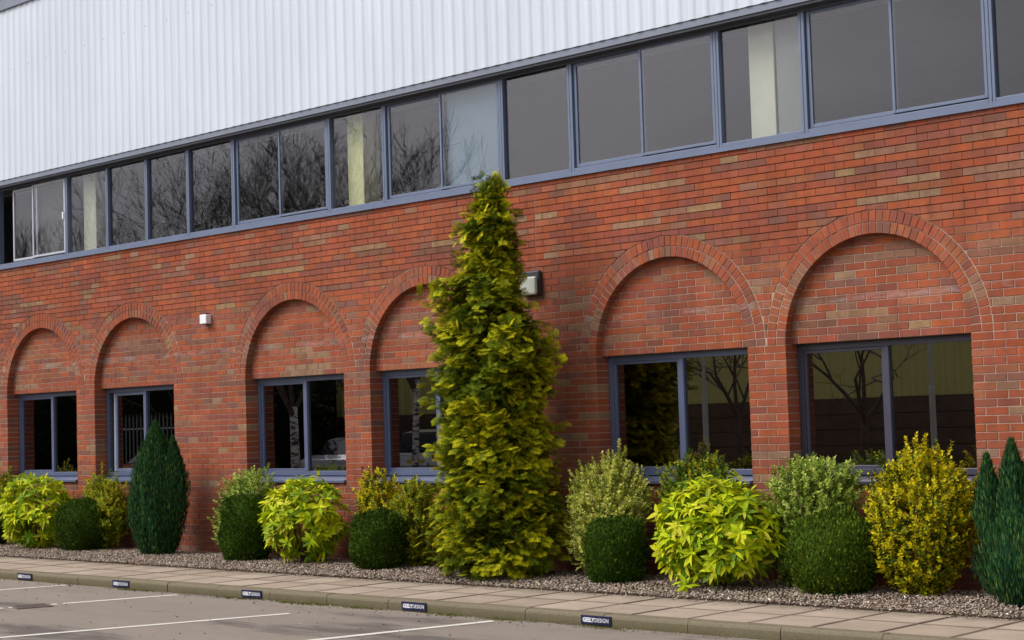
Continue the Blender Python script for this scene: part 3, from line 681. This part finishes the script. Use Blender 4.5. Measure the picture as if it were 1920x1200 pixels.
BOXG = np.array([(.045,.095,.010),(.068,.132,.012),(.030,.064,.010),(.105,.175,.016)])
def clipped_bush(loc, r, h, label, tall=.5, pal=BOXG, n=11000, square=2.6):
    root = plant("clipped_bush", loc, label, 'bush', 'clipped round green bushes on the gravel')
    d = rand_dirs(n); e = square; k = (np.abs(d[:,0])**2+np.abs(d[:,1])**2)**(e/2) + np.abs(d[:,2])**e; d = d/(k**(1/e))[:, None]
    c = np.array([0,0,h*.5]); q = c + d*np.array([r,r,h*.53]); q[:,2] = np.maximum(q[:,2], .015)
    lump = 1 + .06*np.sin(q[:,0]*17+loc[0])*np.sin(q[:,2]*15)+ .03*np.sin(q[:,1]*23+q[:,2]*9); q = c+(q-c)*lump[:, None]*(rng.uniform(.90,1.0,n)+np.where(rng.random(n)<.22, rng.uniform(0,.075,n), 0))[:, None]; q[:,2] = np.maximum(q[:,2], .01)
    nn = unit(d/np.array([r,r,h*.5])); ax = unit(nn*.55+np.array([0,0,.9])+rng.normal(0,.38,nn.shape)); nr = unit(nn+rng.normal(0,.5,nn.shape))
    patch = .75+.5*(np.sin(q[:,0]*9+1.3)*np.sin(q[:,2]*8+loc[1]*9)*.5+.5)
    col = pal[rng.choice(len(pal), n)]*rng.uniform(.7,1.25,(n,1))*patch[:, None]; s = rng.uniform(.022,.048,n)
    foliage(root, [scatter(dia, diat, q, ax, nr, np.stack([s*.42,s,s],1), col)], M_needle)
    m = MB(); ns, nz = 18, 10; vs = []; fs = []
    for j in range(nz+1):
        for i in range(ns):
            ph = math.pi*j/nz; th = 2*math.pi*i/ns; dd = np.array([math.sin(ph)*math.cos(th), math.sin(ph)*math.sin(th), math.cos(ph)]); kk = (math.hypot(dd[0],dd[1])**e+abs(dd[2])**e)**(1/e)
            p = dd/kk*np.array([r,r,h*.53])*.90+c; vs.append((p[0],p[1],max(p[2],.012)))
    for j in range(nz):
        for i in range(ns): a = j*ns+i; b = j*ns+(i+1)%ns; fs.append((a, b, b+ns, a+ns))
    m.add(vs, fs, tuple(pal[0])); m.build("inner_growth", M_needle, root, smooth=True)
    m = MB(); m.tube([(0,0,-.03),(0,0,h*.4)], [.03,.02], 7); m.build("trunk", M_stem, root)
    return root

def leaf_template(L, W, droop, n=5):
    vs, fs = [], []
    for i in range(n+1):
        t = i/n; w = W*math.sin(math.pi*min(1, t*1.0))**.75*(1-.25*t) if 0 < t < 1 else W*.06; y = L*t; z = -droop*L*t*t; f = .22*w
        vs += [(-w, y, z+f), (0, y, z), (w, y, z+f)]
    for i in range(n):
        a = i*3; fs += [(a,a+1,a+4),(a,a+4,a+3),(a+1,a+2,a+5),(a+1,a+5,a+4)]
    return np.array(vs), np.array(fs)
LT = [leaf_template(1, .19, .25), leaf_template(1, .16, .40), leaf_template(1, .22, .12)]
LM = []
for v, f in LT:
    me = np_mesh("leaf", v, f, None, M_leaf1, True); LM.append(me)
AUC = [((.60,.64,.008),6),((.50,.60,.010),5),((.34,.47,.012),4),((.16,.28,.015),4),((.68,.66,.05),2)]
def aucuba(loc, lobes, label, nshoot, h, low=()):
    nshoot = int(nshoot*1.9); root = plant("spotted_laurel", loc, label, 'shrub', 'yellow large leaved shrubs along the wall')
    P, Nn = ell(nshoot, lobes); stray = (rng.random(len(P)) < .12)*rng.uniform(.02,.10,len(P)); P = P + (Nn*.8+np.array([0,0,.4]))*stray[:, None]
    nshoot = len(P); inn = P[:nshoot//3]*np.array([.72,.72,.8])+np.array([0,0,.05]); P = np.concatenate([P, inn]); Nn = np.concatenate([Nn, Nn[:nshoot//3]])
    if len(low): P = np.concatenate([P, np.array(low)]); Nn = np.concatenate([Nn, np.tile([[.3,-.8,.3]], (len(low),1))])
    cols, wts = zip(*AUC); cols = np.array(cols); wts = np.array(wts)/sum(wts); items = []
    for q, nn in zip(P, Nn):
        ax = unit(nn*.7+np.array([0,0,.65])+rng.normal(0,.25,3)); u1 = unit(np.cross(ax, rng.normal(size=3))); u2 = np.cross(ax, u1); k = rng.integers(7, 11); a0 = rng.uniform(0, 6.3); base = cols[rng.choice(len(cols), p=wts)]
        for j in range(k):
            a = a0 + j*2.399; rad = u1*math.cos(a)+u2*math.sin(a); up = .15+.75*(j/k); la = unit(rad+ax*up+np.array([0,0,-.22])+rng.normal(0,.15,3)); nr = unit(ax-rad*up*.5+rng.normal(0,.22,3))
            c = (base if rng.random() < .6 else cols[rng.choice(len(cols), p=wts)])*rng.uniform(.8,1.15); items.append((q+ax*(.035*j/k-.02), la, nr, rng.uniform(.100,.170)*(1-.25*j/k), c, rng.integers(3)))
    cm = np.array([CAM.x-loc[0], CAM.y-loc[1], 0.6]); cm = cm/np.linalg.norm(cm)
    order = sorted(range(len(items)), key=lambda i: -(items[i][0]@cm)); first = set(order[:300])
    parts = []
    for v in range(3):
        it = [items[i] for i in range(len(items)) if i not in first and items[i][5] == v]
        if it: parts.append(scatter(LT[v][0], LT[v][1], np.array([i[0] for i in it]), np.array([i[1] for i in it]), np.array([i[2] for i in it]), np.array([i[3] for i in it]), np.array([i[4] for i in it])))
    foliage(root, parts, M_leaf)
    for i in order[:300]:
        q, la, nr, s, c, v = items[i]; w = unit(np.cross(la, nr)); n2 = np.cross(w, la)
        o = bpy.data.objects.new("leaf", LM[v]); link(o, root); o.color = (*c, 1)
        o.matrix_local = Matrix([[w[k]*s, la[k]*s, n2[k]*s, q[k]] for k in range(3)] + [[0,0,0,1]])
    stems(root, 9, h*.7, .32, .010); return root

def upright_conifer(loc, r, h, leaders, label, n=30000):
    root = plant("upright_conifer", loc, label, 'conifer', 'upright dark green conifers')
    parts = []; tot = sum(l[3]*l[2] for l in leaders)
    for (lx, ly, lr, lh) in leaders:
        k = int(n*lr*lh/tot); t = rng.random(k)**.85; az = rng.uniform(0, 6.283, k)
        prof = np.where(t < .33, .62+.38*np.sin(np.clip(t/.33,0,1)*math.pi/2), np.clip(1-((t-.33)/.67)**1.9, 0, 1))*lr
        rr = prof*(1+.09*np.sin(az*7+t*4)+.06*np.sin(az*13-t*5))*(rng.uniform(.78,1.0,k)+np.where(rng.random(k)<.15, rng.uniform(0,.14,k), 0))
        pos = np.stack([lx*np.clip(t*1.7,0.35,1)+rr*np.cos(az), ly*np.clip(t*1.7,.35,1)+rr*np.sin(az), t*lh*.97+.01], 1)
        out = np.stack([np.cos(az), np.sin(az), np.zeros(k)], 1); ax = unit(out*rng.uniform(.05,.38,(k,1))+np.array([0,0,1])+rng.normal(0,.10,(k,3))); nr = unit(out+rng.normal(0,.5,(k,3)))
        pal = np.array([(.026,.090,.032),(.045,.125,.038),(.018,.060,.026),(.110,.190,.040)]); col = pal[rng.choice(4,k,p=[.35,.3,.2,.15])]*rng.uniform(.7,1.3,(k,1)); s = rng.uniform(.035,.085,k)
        parts.append(scatter(dia, diat, pos, ax, nr, np.stack([s*.20,s,s*.4],1), col))
        m = MB(); ns, nz = 14, 14; vs = []; fs = []
        for j in range(nz+1):
            tt_ = j/nz; pr = (.62+.38*math.sin(min(1,tt_/.33)*math.pi/2)) if tt_ < .33 else max(0.02, 1-((tt_-.33)/.67)**1.9)
            for i in range(ns):
                th = 2*math.pi*i/ns; kx_ = min(1, max(.35, tt_*1.7)); vs.append((lx*kx_+lr*.80*pr*math.cos(th), ly*kx_+lr*.80*pr*math.sin(th), tt_*lh*.95+.012))
        for j in range(nz):
            for i in range(ns): a = j*ns+i; b = j*ns+(i+1)%ns; fs.append((a,b,b+ns,a+ns))
        m.add(vs, fs, (.014,.060,.030)); m.build("inner_growth", M_needle, root, smooth=True)
    foliage(root, parts, M_needle)
    m = MB(); m.tube([(0,0,-.03),(0,0,h*.4)], [.04,.03], 7); m.build("trunk", M_stem, root); return root

# golden conifer: a trunk, drooping limbs, flat fan sprays
def spray_template():
    vs, fs, tl = [], [], []
    def d(x0, y0, ang, L, w):
        b = len(vs); c, s = math.sin(ang), math.cos(ang)
        for (a, r) in ((0,0),(.5,-w),(1,0),(.5,w)):
            x = x0+c*L*a+s*r; y = y0+s*L*a-c*r; vs.append((x, y, -.50*y*y-.12*x*x)); tl.append(y)
        fs.append((b,b+1,b+2)); fs.append((b,b+2,b+3))
    for i, y in enumerate((.06,.19,.32,.45,.58,.71)):
        L = .52*(1-.55*abs(y-.3)); 
        for sg in (-1, 1):
            d(0, y, sg*.85, L, .040); d(sg*L*.30, y+L*.25, sg*.35, L*.5, .036); d(sg*L*.55, y+L*.42, sg*1.25, L*.42, .034)
    d(0,.72,0,.30,.045); d(0,0,0,.75,.03)
    return np.array(vs), np.array(fs), np.array(tl)
def golden_conifer(loc, label):
    root = plant("golden_conifer", loc, label, 'tree')
    zs = np.array([0,.15,.75,1.3,1.7,2.2,2.45,2.75,3.05,3.25,3.50,3.75,4.00,4.18,4.28]); RL = np.array([.70,.72,.70,.68,.66,.69,.68,.70,.72,.40,.30,.36,.19,.07,.01]); RR = np.array([.64,.68,.66,.58,.44,.58,.64,.28,.17,.13,.13,.12,.05,.03,.01])
    cr2 = np.array([.727,.687]); 
    def radius(z, az):
        s = np.cos(az)*cr2[0]+np.sin(az)*cr2[1]; rl = np.interp(z, zs, RL); rr = np.interp(z, zs, RR); return rl+(rr-rl)*(s*.5+.5)
    tv, tt, tl = spray_template(); nb = 380
    bz = ((np.arange(nb)+rng.random(nb))/nb)**1.08*4.15+.06; baz = np.arange(nb)*2.39996+rng.normal(0,.25,nb); br = radius(bz, baz)*rng.uniform(.66,1.14,nb)
    pos, ax, nr, sc, gold = [], [], [], [], []
    limb = MB()
    for z, a, r in zip(bz, baz, br):
        out = np.array([math.cos(a), math.sin(a), 0]); top = z > 3.9; k = int(12+38*min(1, r/.6)); gb = np.clip(rng.normal(.62,.32),0,1)
        if rng.random() < .35: limb.tube([(0,0,z-.06),tuple(out*r*.5+np.array([0,0,z+.03])),tuple(out*r*.92+np.array([0,0,z-.03]))], [.016,.010,.004], 4)
        c0 = out*r*.86+np.array([0,0,z])
        for j in range(k):
            inner = rng.random() < .48; cl = .045+.075*r
            if inner: p = out*r*rng.uniform(.05,.74)+np.array([0,0,z])+rng.normal(0,.07,3)
            else: p = c0+np.clip(rng.normal(0,1,3),-1.7,1.7)*np.array([cl,cl,cl*.55])-out*abs(rng.normal(0,.06))
            lat = np.array([-out[1], out[0], 0])*rng.normal(0,.55)
            pos.append(p); ax.append(out*.9+lat+np.array([0,0,(.9 if top else .42)+rng.normal(0,.38)])); nr.append(np.array([0,0,.9])+out*.5+rng.normal(0,.40,3))
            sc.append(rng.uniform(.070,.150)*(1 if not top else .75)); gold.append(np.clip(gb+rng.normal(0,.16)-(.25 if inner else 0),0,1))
    for j in range(26):                                   # leader
        z = 3.90+.38*j/26; a = rng.uniform(0,6.3); pos.append(np.array([.02*math.cos(a)+.03,.02*math.sin(a)+.03,z])); ax.append(np.array([math.cos(a)*.6,math.sin(a)*.6,.9])); nr.append(np.array([math.cos(a),math.sin(a),.4])); sc.append(.10); gold.append(.8)
    pos, ax, nr, sc, gold = map(np.array, (pos, ax, nr, sc, gold))
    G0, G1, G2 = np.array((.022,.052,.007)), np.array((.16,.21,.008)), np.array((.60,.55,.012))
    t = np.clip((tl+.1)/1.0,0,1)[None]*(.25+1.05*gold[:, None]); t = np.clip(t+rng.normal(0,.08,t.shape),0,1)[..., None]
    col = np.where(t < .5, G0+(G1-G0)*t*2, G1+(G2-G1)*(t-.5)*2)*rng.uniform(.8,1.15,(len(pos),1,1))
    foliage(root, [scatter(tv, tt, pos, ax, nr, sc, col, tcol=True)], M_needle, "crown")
    m = MB(); m.tube([(0,0,-.05),(.01,0,1.2),(0,.01,2.6),(.02,.02,4.2)], [.085,.065,.04,.008], 8); m.build("trunk", M_stem, root, smooth=True)
    limb.build("limbs", M_stem, root)
    return root

# positions along the bed, far end first
euonymus((-23.83,-.35), .8, 1.12, [(0,0,.55,.36,.26,.55)], 'leaf tips of a golden shrub behind the leftmost yellow laurel', GOLDG, 170)
clipped_bush((-23.74,-.62), .36, .62, 'dark green bush low at the very left edge of the picture')
aucuba((-22.30,-.62), [(0,0,.62,.56,.42,.44),(.1,-.05,.42,.50,.40,.34)], 'leftmost large-leaved yellow shrub, below the first arched window', 105, 1.05)
euonymus((-20.91,-.33), .73, 1.04, [(-.18,0,.62,.20,.20,.40),(.16,0,.55,.22,.2,.42),(0,-.02,.35,.30,.22,.33)], 'golden shrub squeezed between the leftmost round bush and the dark conifer', GOLDG, 210)
clipped_bush((-21.08,-.58), .385, .70, 'round clipped bush beside the leftmost yellow shrub, left of the dark conifer')
upright_conifer((-19.22,-.60), .39, 1.84, [(-.03,0,.375,1.80),(.20,.12,.24,1.58),(.02,-.10,.30,1.45)], 'tall pointed dark green conifer in front of the second arched window')
euonymus((-17.51,-.40), .86, 1.07, [(-.10,0,.72,.26,.22,.32),(.16,0,.80,.24,.2,.28),(-.26,-.08,.40,.18,.2,.30)], 'pale green variegated shrub rising behind the bush below the third arched window', SILG, 200, tips=[(.0,0,1.0,2),(.25,0,1.02,2)])
clipped_bush((-17.13,-.72), .325, .78, 'upright clipped bush left of the middle yellow shrub', square=3.6)
aucuba((-16.08,-.64), [(0,0,.58,.55,.42,.42),(.05,-.05,.40,.46,.40,.30)], 'middle large-leaved yellow shrub, below the third arched window', 105, 1.0)
euonymus((-15.03,-.36), .52, 1.06, [(-.17,0,.66,.11,.12,.42),(.12,0,.62,.16,.14,.38),(0,0,.35,.24,.18,.34)], 'golden shrub with upright shoots behind the round bush left of the golden conifer', GOLD, 170, tips=[(-.18,0,1.03,2),(.12,0,1.0,2)])
euonymus((-14.40,-.36), .46, .97, [(0,0,.55,.25,.22,.42),(.05,-.05,.3,.24,.2,.3)], 'golden shrub half hidden by the left side of the golden conifer', GOLDG, 170)
clipped_bush((-14.54,-.82), .325, .64, 'round clipped bush between the middle yellow shrub and the golden conifer')
golden_conifer((-12.51,-.85), 'tall golden green conifer reaching the upper windows')
euonymus((-11.31,-.50), .87, 1.20, [(0,0,.78,.42,.32,.40),(-.12,0,.45,.30,.28,.40)], 'dense cream variegated shrub right of the golden conifer, one shoot standing up', SILV, 420, tips=[(.16,-.02,1.31,4)], leaf=.034)
clipped_bush((-10.98,-.82), .30, .61, 'small clipped bush in front of the cream variegated shrub', square=4.0)
euonymus((-10.31,-.34), .75, 1.22, [(-.10,0,.75,.28,.2,.40),(.16,0,.82,.22,.18,.36)], 'green and gold shrub behind the largest yellow shrub', GOLDG+[((.05,.12,.02),4)], 220, tips=[(-.06,0,1.20,3),(.2,0,1.15,2)])
aucuba((-9.72,-.80), [(0,0,.58,.60,.46,.42),(.22,-.05,.50,.44,.40,.34),(-.2,0,.42,.40,.40,.30)], 'largest yellow large-leaved shrub, right of centre below the fifth arch', 135, 1.0,
       low=[(-.12,-.40,.10),(-.06,-.46,.06),(.05,-.42,.16),(-.30,-.30,.22),(.2,-.36,.2)])
euonymus((-8.84,-.45), .95, 1.14, [(-.14,0,.80,.30,.24,.34),(.14,.02,.88,.28,.22,.28),(-.25,0,.45,.22,.22,.40)], 'pale variegated shrub behind the larger clipped bush below the last window', SILG, 300, tips=[(-.44,0,1.02,3),(-.05,0,1.12,2),(.36,.02,1.05,3)])
clipped_bush((-8.46,-.76), .405, .72, 'largest clipped bush, yellowish green, left of the bright golden shrub', pal=np.array([(.075,.135,.012),(.11,.18,.014),(.045,.09,.010),(.16,.22,.02)]), square=2.4, n=13000)
euonymus((-7.65,-.55), .94, 1.31, [(0,0,.72,.46,.36,.50),(-.05,0,.42,.38,.33,.38)], 'bright golden yellow shrub beside the conifer at the right edge', GOLD, 430, tips=[(.02,0,1.30,3),(.18,0,1.24,2),(-.12,0,1.22,2)])
upright_conifer((-6.60,-.75), .40, 1.30, [(-.27,-.08,.15,1.24),(-.08,0,.19,1.36),(.14,.05,.19,1.30),(.32,.0,.16,1.18),(0,-.06,.37,.86)], 'dark green conifer with several points cut off by the right edge')

# ---------------------------------------------------------------- across the car park: what the window panes mirror
def bare_tree(loc, h, label, depth=6, spread=.55, birch=False, upright=.3, seed=1, r0=.14, fork=.3, drop=0.0):
    rr = random.Random(seed); root = empty("bare_tree", (*loc, Z_ROAD), label, 'tree', 'leafless trees across the car park'); m = MB(); tr = MB()
    L0 = h*fork; tip = Vector((rr.uniform(-.15,.15), rr.uniform(-.15,.15), L0)); tr.tube([(0,0,-.1),tuple(tip*.5),tuple(tip)], [r0*1.25,r0,r0*.85], 8); tr.build("trunk", M_birch if birch else M_bark, root, smooth=True)
    rem = h-L0
    def grow(p, d, L, r, lev):
        mid = p + d*L*.5 + Vector((rr.uniform(-1,1),rr.uniform(-1,1),rr.uniform(-.5,.5)))*L*.05; e = p+d*L; n = 5 if lev < 2 else 3
        m.tube([tuple(p),tuple(mid),tuple(e)], [r,r*.85,r*.65], n, cap=False)
        if lev >= depth: return
        for i in range(rr.choice((2,3,3)) if lev < depth-1 else 3):
            dv = (d + Vector((rr.gauss(0,spread),rr.gauss(0,spread),rr.gauss(0,spread*.6)+upright*.5-drop*lev*.12))).normalized(); q = e if i == 0 else p+d*L*rr.uniform(.5,1.0)
            grow(q, dv, L*rr.uniform(.68,.86), max(.006, r*.60), lev+1)
    for i in range(4):
        a = 2*math.pi*i/4+rr.uniform(-.4,.4); grow(tip*(1-.18*rr.random()), Vector((math.cos(a)*spread,math.sin(a)*spread,.75)).normalized() if i else Vector((0,0,1)), rem*.29, r0*.6, 1)
    m.build("branches", M_bark, root, smooth=True); return root
TREES = [((-54.5,-18),10.3,'far bare tree mirrored in the open sliding window',.35,.5,0,.12,.18),((-50.2,-18.5),8.8,'bushy bare tree mirrored in the leftmost fixed pane',.5,.5,0,.10,.15),((-44.9,-18),6.8,'thin bare tree mirrored in the fourth strip pane',.55,.4,0,.09,.2),((-41.6,-18),11.8,'tall bare birch mirrored in the strip windows left of the yellow column',.5,.3,1,.11,.25),((-38.4,-17),11.0,'spreading bare tree mirrored left of the yellow column',.6,.25,1,.13,.22),
         ((-36.0,-18),10.0,'dense bare tree mirrored behind the yellow column',.55,.3,0,.15,.2),((-33.9,-17.5),10.8,'bare birch mirrored above the arch beside the golden conifer',.45,.45,1,.09,.28),((-31.6,-19),7.0,'slender bare tree mirrored in the pale blue pane',.45,.5,0,.09,.2),
         ((-23.3,-18),6.4,'small bare tree mirrored in the fifth arched window',.60,.30,0,.085,.30),((-19.95,-18),6.2,'bare tree mirrored in the last arched window',.65,.25,0,.09,.28)]
for i, (lc, h, lab, sp, up, bi, r0, fk) in enumerate(TREES): bare_tree(lc, h, lab, 7 if lc[0] < -30 else 6, sp, bool(bi), up, 20+i, r0, fk)
# hedge of dark evergreens at the far left
for i, (x, y, r, h, lab) in enumerate([(-57,-17,2.6,5.0,'farthest dark evergreen across the car park'),(-52.5,-17.6,2.7,4.8,'second dark evergreen across the car park'),(-47.5,-18.2,2.8,5.0,'broad dark evergreen behind the palisade fence'),(-46.6,-21.5,2.9,5.6,'tall dark evergreen behind the birch trunk'),(-51.5,-25.5,4.2,7.0,'largest dark evergreen beside the warehouse end')]):
    root = empty("evergreen_tree", (x, y, Z_ROAD), lab, 'tree', 'dark evergreens across the car park')
    P, Nn = ell(5000, [(0,0,h*.5,r,r*.8,h*.52),(r*.4,0,h*.4,r*.8,r*.7,h*.42)]); P = P*(rng.uniform(.8,1.04,(len(P),1))); n = len(P); s = rng.uniform(.12,.26,n)
    foliage(root, [scatter(dia, diat, P, unit(Nn+rng.normal(0,.5,Nn.shape)), unit(Nn+rng.normal(0,.5,Nn.shape)), np.stack([s*.6,s,s],1), np.array([(.018,.030,.012)])*rng.uniform(.6,1.4,(n,1)))], M_needle, "crown")
    m = MB(); m.tube([(0,0,0),(0,0,h*.6)], [.18,.1], 7); m.build("trunk", M_bark, root)
    m = MB(); vs_ = [(r*.93*math.sin(math.pi*j/8)*math.cos(a_*math.pi/7), r*.76*math.sin(math.pi*j/8)*math.sin(a_*math.pi/7), h*.48-h*.46*math.cos(math.pi*j/8)) for j in range(9) for a_ in range(14)]
    m.add(vs_, [(j*14+a_, j*14+(a_+1)%14, j*14+14+(a_+1)%14, j*14+14+a_) for j in range(8) for a_ in range(14)], (.018,.030,.012)); m.build("inner_growth", M_needle, root, smooth=True)
hd = empty("hedge", (-62, -28, Z_ROAD), 'long dark hedge closing the far side of the car park', 'hedge')
n = 7000; P = np.stack([rng.uniform(-16,14.5,n), np.where(rng.random(n)<.7, .9+rng.normal(0,.12,n), rng.uniform(-.9,.9,n)), rng.uniform(.05,3.1,n)], 1); s = rng.uniform(.14,.3,n)
foliage(hd, [scatter(dia, diat, P, rng.normal(0,.6,(n,3))+np.array([0,.4,.7]), rng.normal(0,.5,(n,3))+np.array([0,1,.2]), np.stack([s*.6,s,s],1), np.array([(.018,.030,.012)])*rng.uniform(.6,1.4,(n,1)))], M_needle)
m = MB(); m.box(-16,14.4,-.8,.8,0,2.95,(.018,.030,.012)); m.build("inner_growth", M_needle, hd)
# warehouse opposite
M_olive = simple("olive_cladding", (0.62, 0.58, 0.20), 0.6, 0.3, 0.08, 1.0); M_brown = simple("brown_wall", (0.15, 0.100, 0.068), 0.9, 0.1, 0.25, 2.0)
WH = empty("warehouse", (-30, -26, Z_ROAD), 'olive ribbed warehouse on a brown wall, mirrored in the arched windows', 'building')
m = MB(); x = -17.0
while x < 26:
    m.quad((x,0,2.15),(x,0,6.6),(x+.25,0,6.6),(x+.25,0,2.15)); m.quad((x+.25,0,2.15),(x+.25,0,6.6),(x+.30,.06,6.6),(x+.30,.06,2.15)); m.quad((x+.30,.06,2.15),(x+.30,.06,6.6),(x+.40,.06,6.6),(x+.40,.06,2.15)); m.quad((x+.40,.06,2.15),(x+.40,.06,6.6),(x+.45,0,6.6),(x+.45,0,2.15)); x += .45
m.build("cladding", M_olive, WH)
m = MB(); [m.box(-17, 26.2, -.3, .05-.012*(i % 2), i*.43, i*.43+.415) for i in range(5)]; m.build("base_wall", M_brown, WH)
m = MB(); m.box(-17.1, 26.3, -12, .12, 6.6, 6.8); m.box(-17, 26.1, -12, -.31, 0, 6.59); m.build("roof", M_trim, WH)
# lamp posts, fence
for x, y, lab in ((-17.09,-16,'slim lamp post mirrored in the last arched window'),(-22.76,-16,'slim lamp post mirrored in the fifth arched window')):
    o = empty("lamp_post", (x, y, Z_ROAD), lab, 'lamp post'); m = MB(); m.tube([(0,0,0),(0,0,2.2),(0,0,2.25),(0,0,5.0)], [.065,.065,.04,.035], 8); m.build("pole", M_lens, o); m = MB(); m.box(-.12,.12,-.10,.35,5.0,5.09); m.build("lantern", M_trim, o, bevel=.02)
M_fence = simple("galvanised", (0.13, 0.14, 0.13), .6)
o = empty("palisade_fence", (-44.5,-15.9,Z_ROAD), 'grey palisade fence mirrored in the second arched window', 'fence')
for i in range(36):
    x = -3.6+i*.205; m = MB(); m.add([(x-.035,0,.1),(x+.035,0,.1),(x+.035,0,2.25),(x,0,2.4),(x-.035,0,2.25),(x-.035,.012,.1),(x+.035,.012,.1),(x+.035,.012,2.25),(x,.012,2.4),(x-.035,.012,2.25)],[(0,1,2,3,4),(9,8,7,6,5),(0,5,6,1),(1,6,7,2),(2,7,8,3),(3,8,9,4),(4,9,5,0)]); m.build("pale", M_fence, o)
for z in (.5, 1.9): m = MB(); m.box(-3.7,3.7,-.05,-.002,z,z+.05); m.build("rail", M_frame_pale, o)
# parked cars
def paint(name, col):
    t = NT(name); n = t.noise(3, 3, .5, t.pos()); c = t.mix(t.ramp(n.outputs[0], [(.3,(0,0,0)),(.7,(.12,.12,.12))]), col, tuple(k*.7 for k in col)); b = t.bsdf(c, .28, .6, metal=.35); b.inputs['Coat Weight'].default_value = .6; return t.done(b)
M_silver = paint("silver_paint", (.42,.43,.45)); M_red = paint("red_paint", (.30,.02,.02)); M_carglass = simple("car_glass", (.015,.017,.02), .08, .6, .05); M_tyre = simple("rubber", (.02,.02,.02), .85); M_plate = simple("yellow_plate", (.62,.42,.03), .5); M_lamp_r = simple("tail_lamp", (.25,.02,.02), .25); M_lamp_f = simple("head_lamp", (.6,.62,.65), .15)
def car(loc, rz, mat, label, suv):
    root = empty("parked_car", (*loc, Z_ROAD), label, 'car', 'cars parked across the car park', rz)
    H = 1.62 if suv else 1.42; W = .90
    lowp = [(-2.15,.32),(2.1,.32),(2.2,.55),(2.12,.78),(1.1,.95 if suv else .90),(-1.9,1.0 if suv else .96),(-2.2,.9),(-2.24,.55)]
    top = ([(1.15,.95),(.45,H-.05),(-.3,H),(-1.75,H-.08),(-2.1,1.0)] if suv else [(1.05,.90),(.25,H-.04),(-.5,H),(-1.3,H-.12),(-1.95,.96)])
    def loft(prof, ws, cz):
        m = MB(); n = len(prof); cx = sum(p[0] for p in prof)/n; rows = []
        for y, k in ws: rows.append([(cx+(x-cx)*k, y, cz+(z-cz)*k) for x, z in prof])
        vs = [v for r in rows for v in r]; fs = []
        for j in range(len(rows)-1):
            for i in range(n): i2 = (i+1)%n; fs.append((j*n+i, j*n+i2, (j+1)*n+i2, (j+1)*n+i))
        fs += [tuple(reversed(range(n))), tuple(range((len(rows)-1)*n, len(rows)*n))]; m.add(vs, fs); return m
    loft(lowp, ((-W,.93),(-W+.08,.99),(-.4,1.0),(.4,1.0),(W-.08,.99),(W,.93)), .62).build("body", mat, root, bevel=.05)
    loft(top, ((-.74,.86),(-.62,.97),(0,1.0),(.62,.97),(.74,.86)), .95).build("cabin", M_carglass, root, bevel=.04)
    m = MB(); zt = H; m.add([(top[1][0]-.05,-.60,zt-.045),(top[1][0]-.05,.60,zt-.045),(top[2][0],.60,zt+.012),(top[2][0],-.60,zt+.012),(top[3][0]+.05,.58,top[3][1]+.012),(top[3][0]+.05,-.58,top[3][1]+.012)],[(0,1,2,3),(3,2,4,5)]); m.build("roof", mat, root)
    for wx in (1.35,-1.35):
        for s in (-1,1):
            m = MB(); m.tube([(wx,s*.72,.33),(wx,s*.92,.33)], .33, 18); t = m.build("tyre", M_tyre, root); m = MB(); m.tube([(wx,s*.90,.33),(wx,s*.935,.33)], .20, 14); m.build("rim", M_frame_pale, t)
    for s in (-1,1):
        m = MB(); m.box(2.02,2.17,s*.62-.17,s*.62+.17,.62,.76); m.build("headlight", M_lamp_f, root, bevel=.03)
        m = MB(); m.box(-2.235,-2.08,s*.68-.13,s*.68+.13,.72,.92); m.build("tail_light", M_lamp_r, root, bevel=.03)
    m = MB(); m.box(-2.27,-2.225,-.26,.26,.62,.73); m.build("number_plate", M_plate, root); return root
car((-38.5,-23.0), R_(-115), M_silver, 'silver car seen from behind, mirrored in the fourth arched window', True)
car((-42.2,-22.3), R_(62), M_silver, 'silver low car seen from the front, mirrored in the third arched window', False)
car((-41.9,-14.9), R_(75), M_red, 'red car mirrored in the second arched window', False)
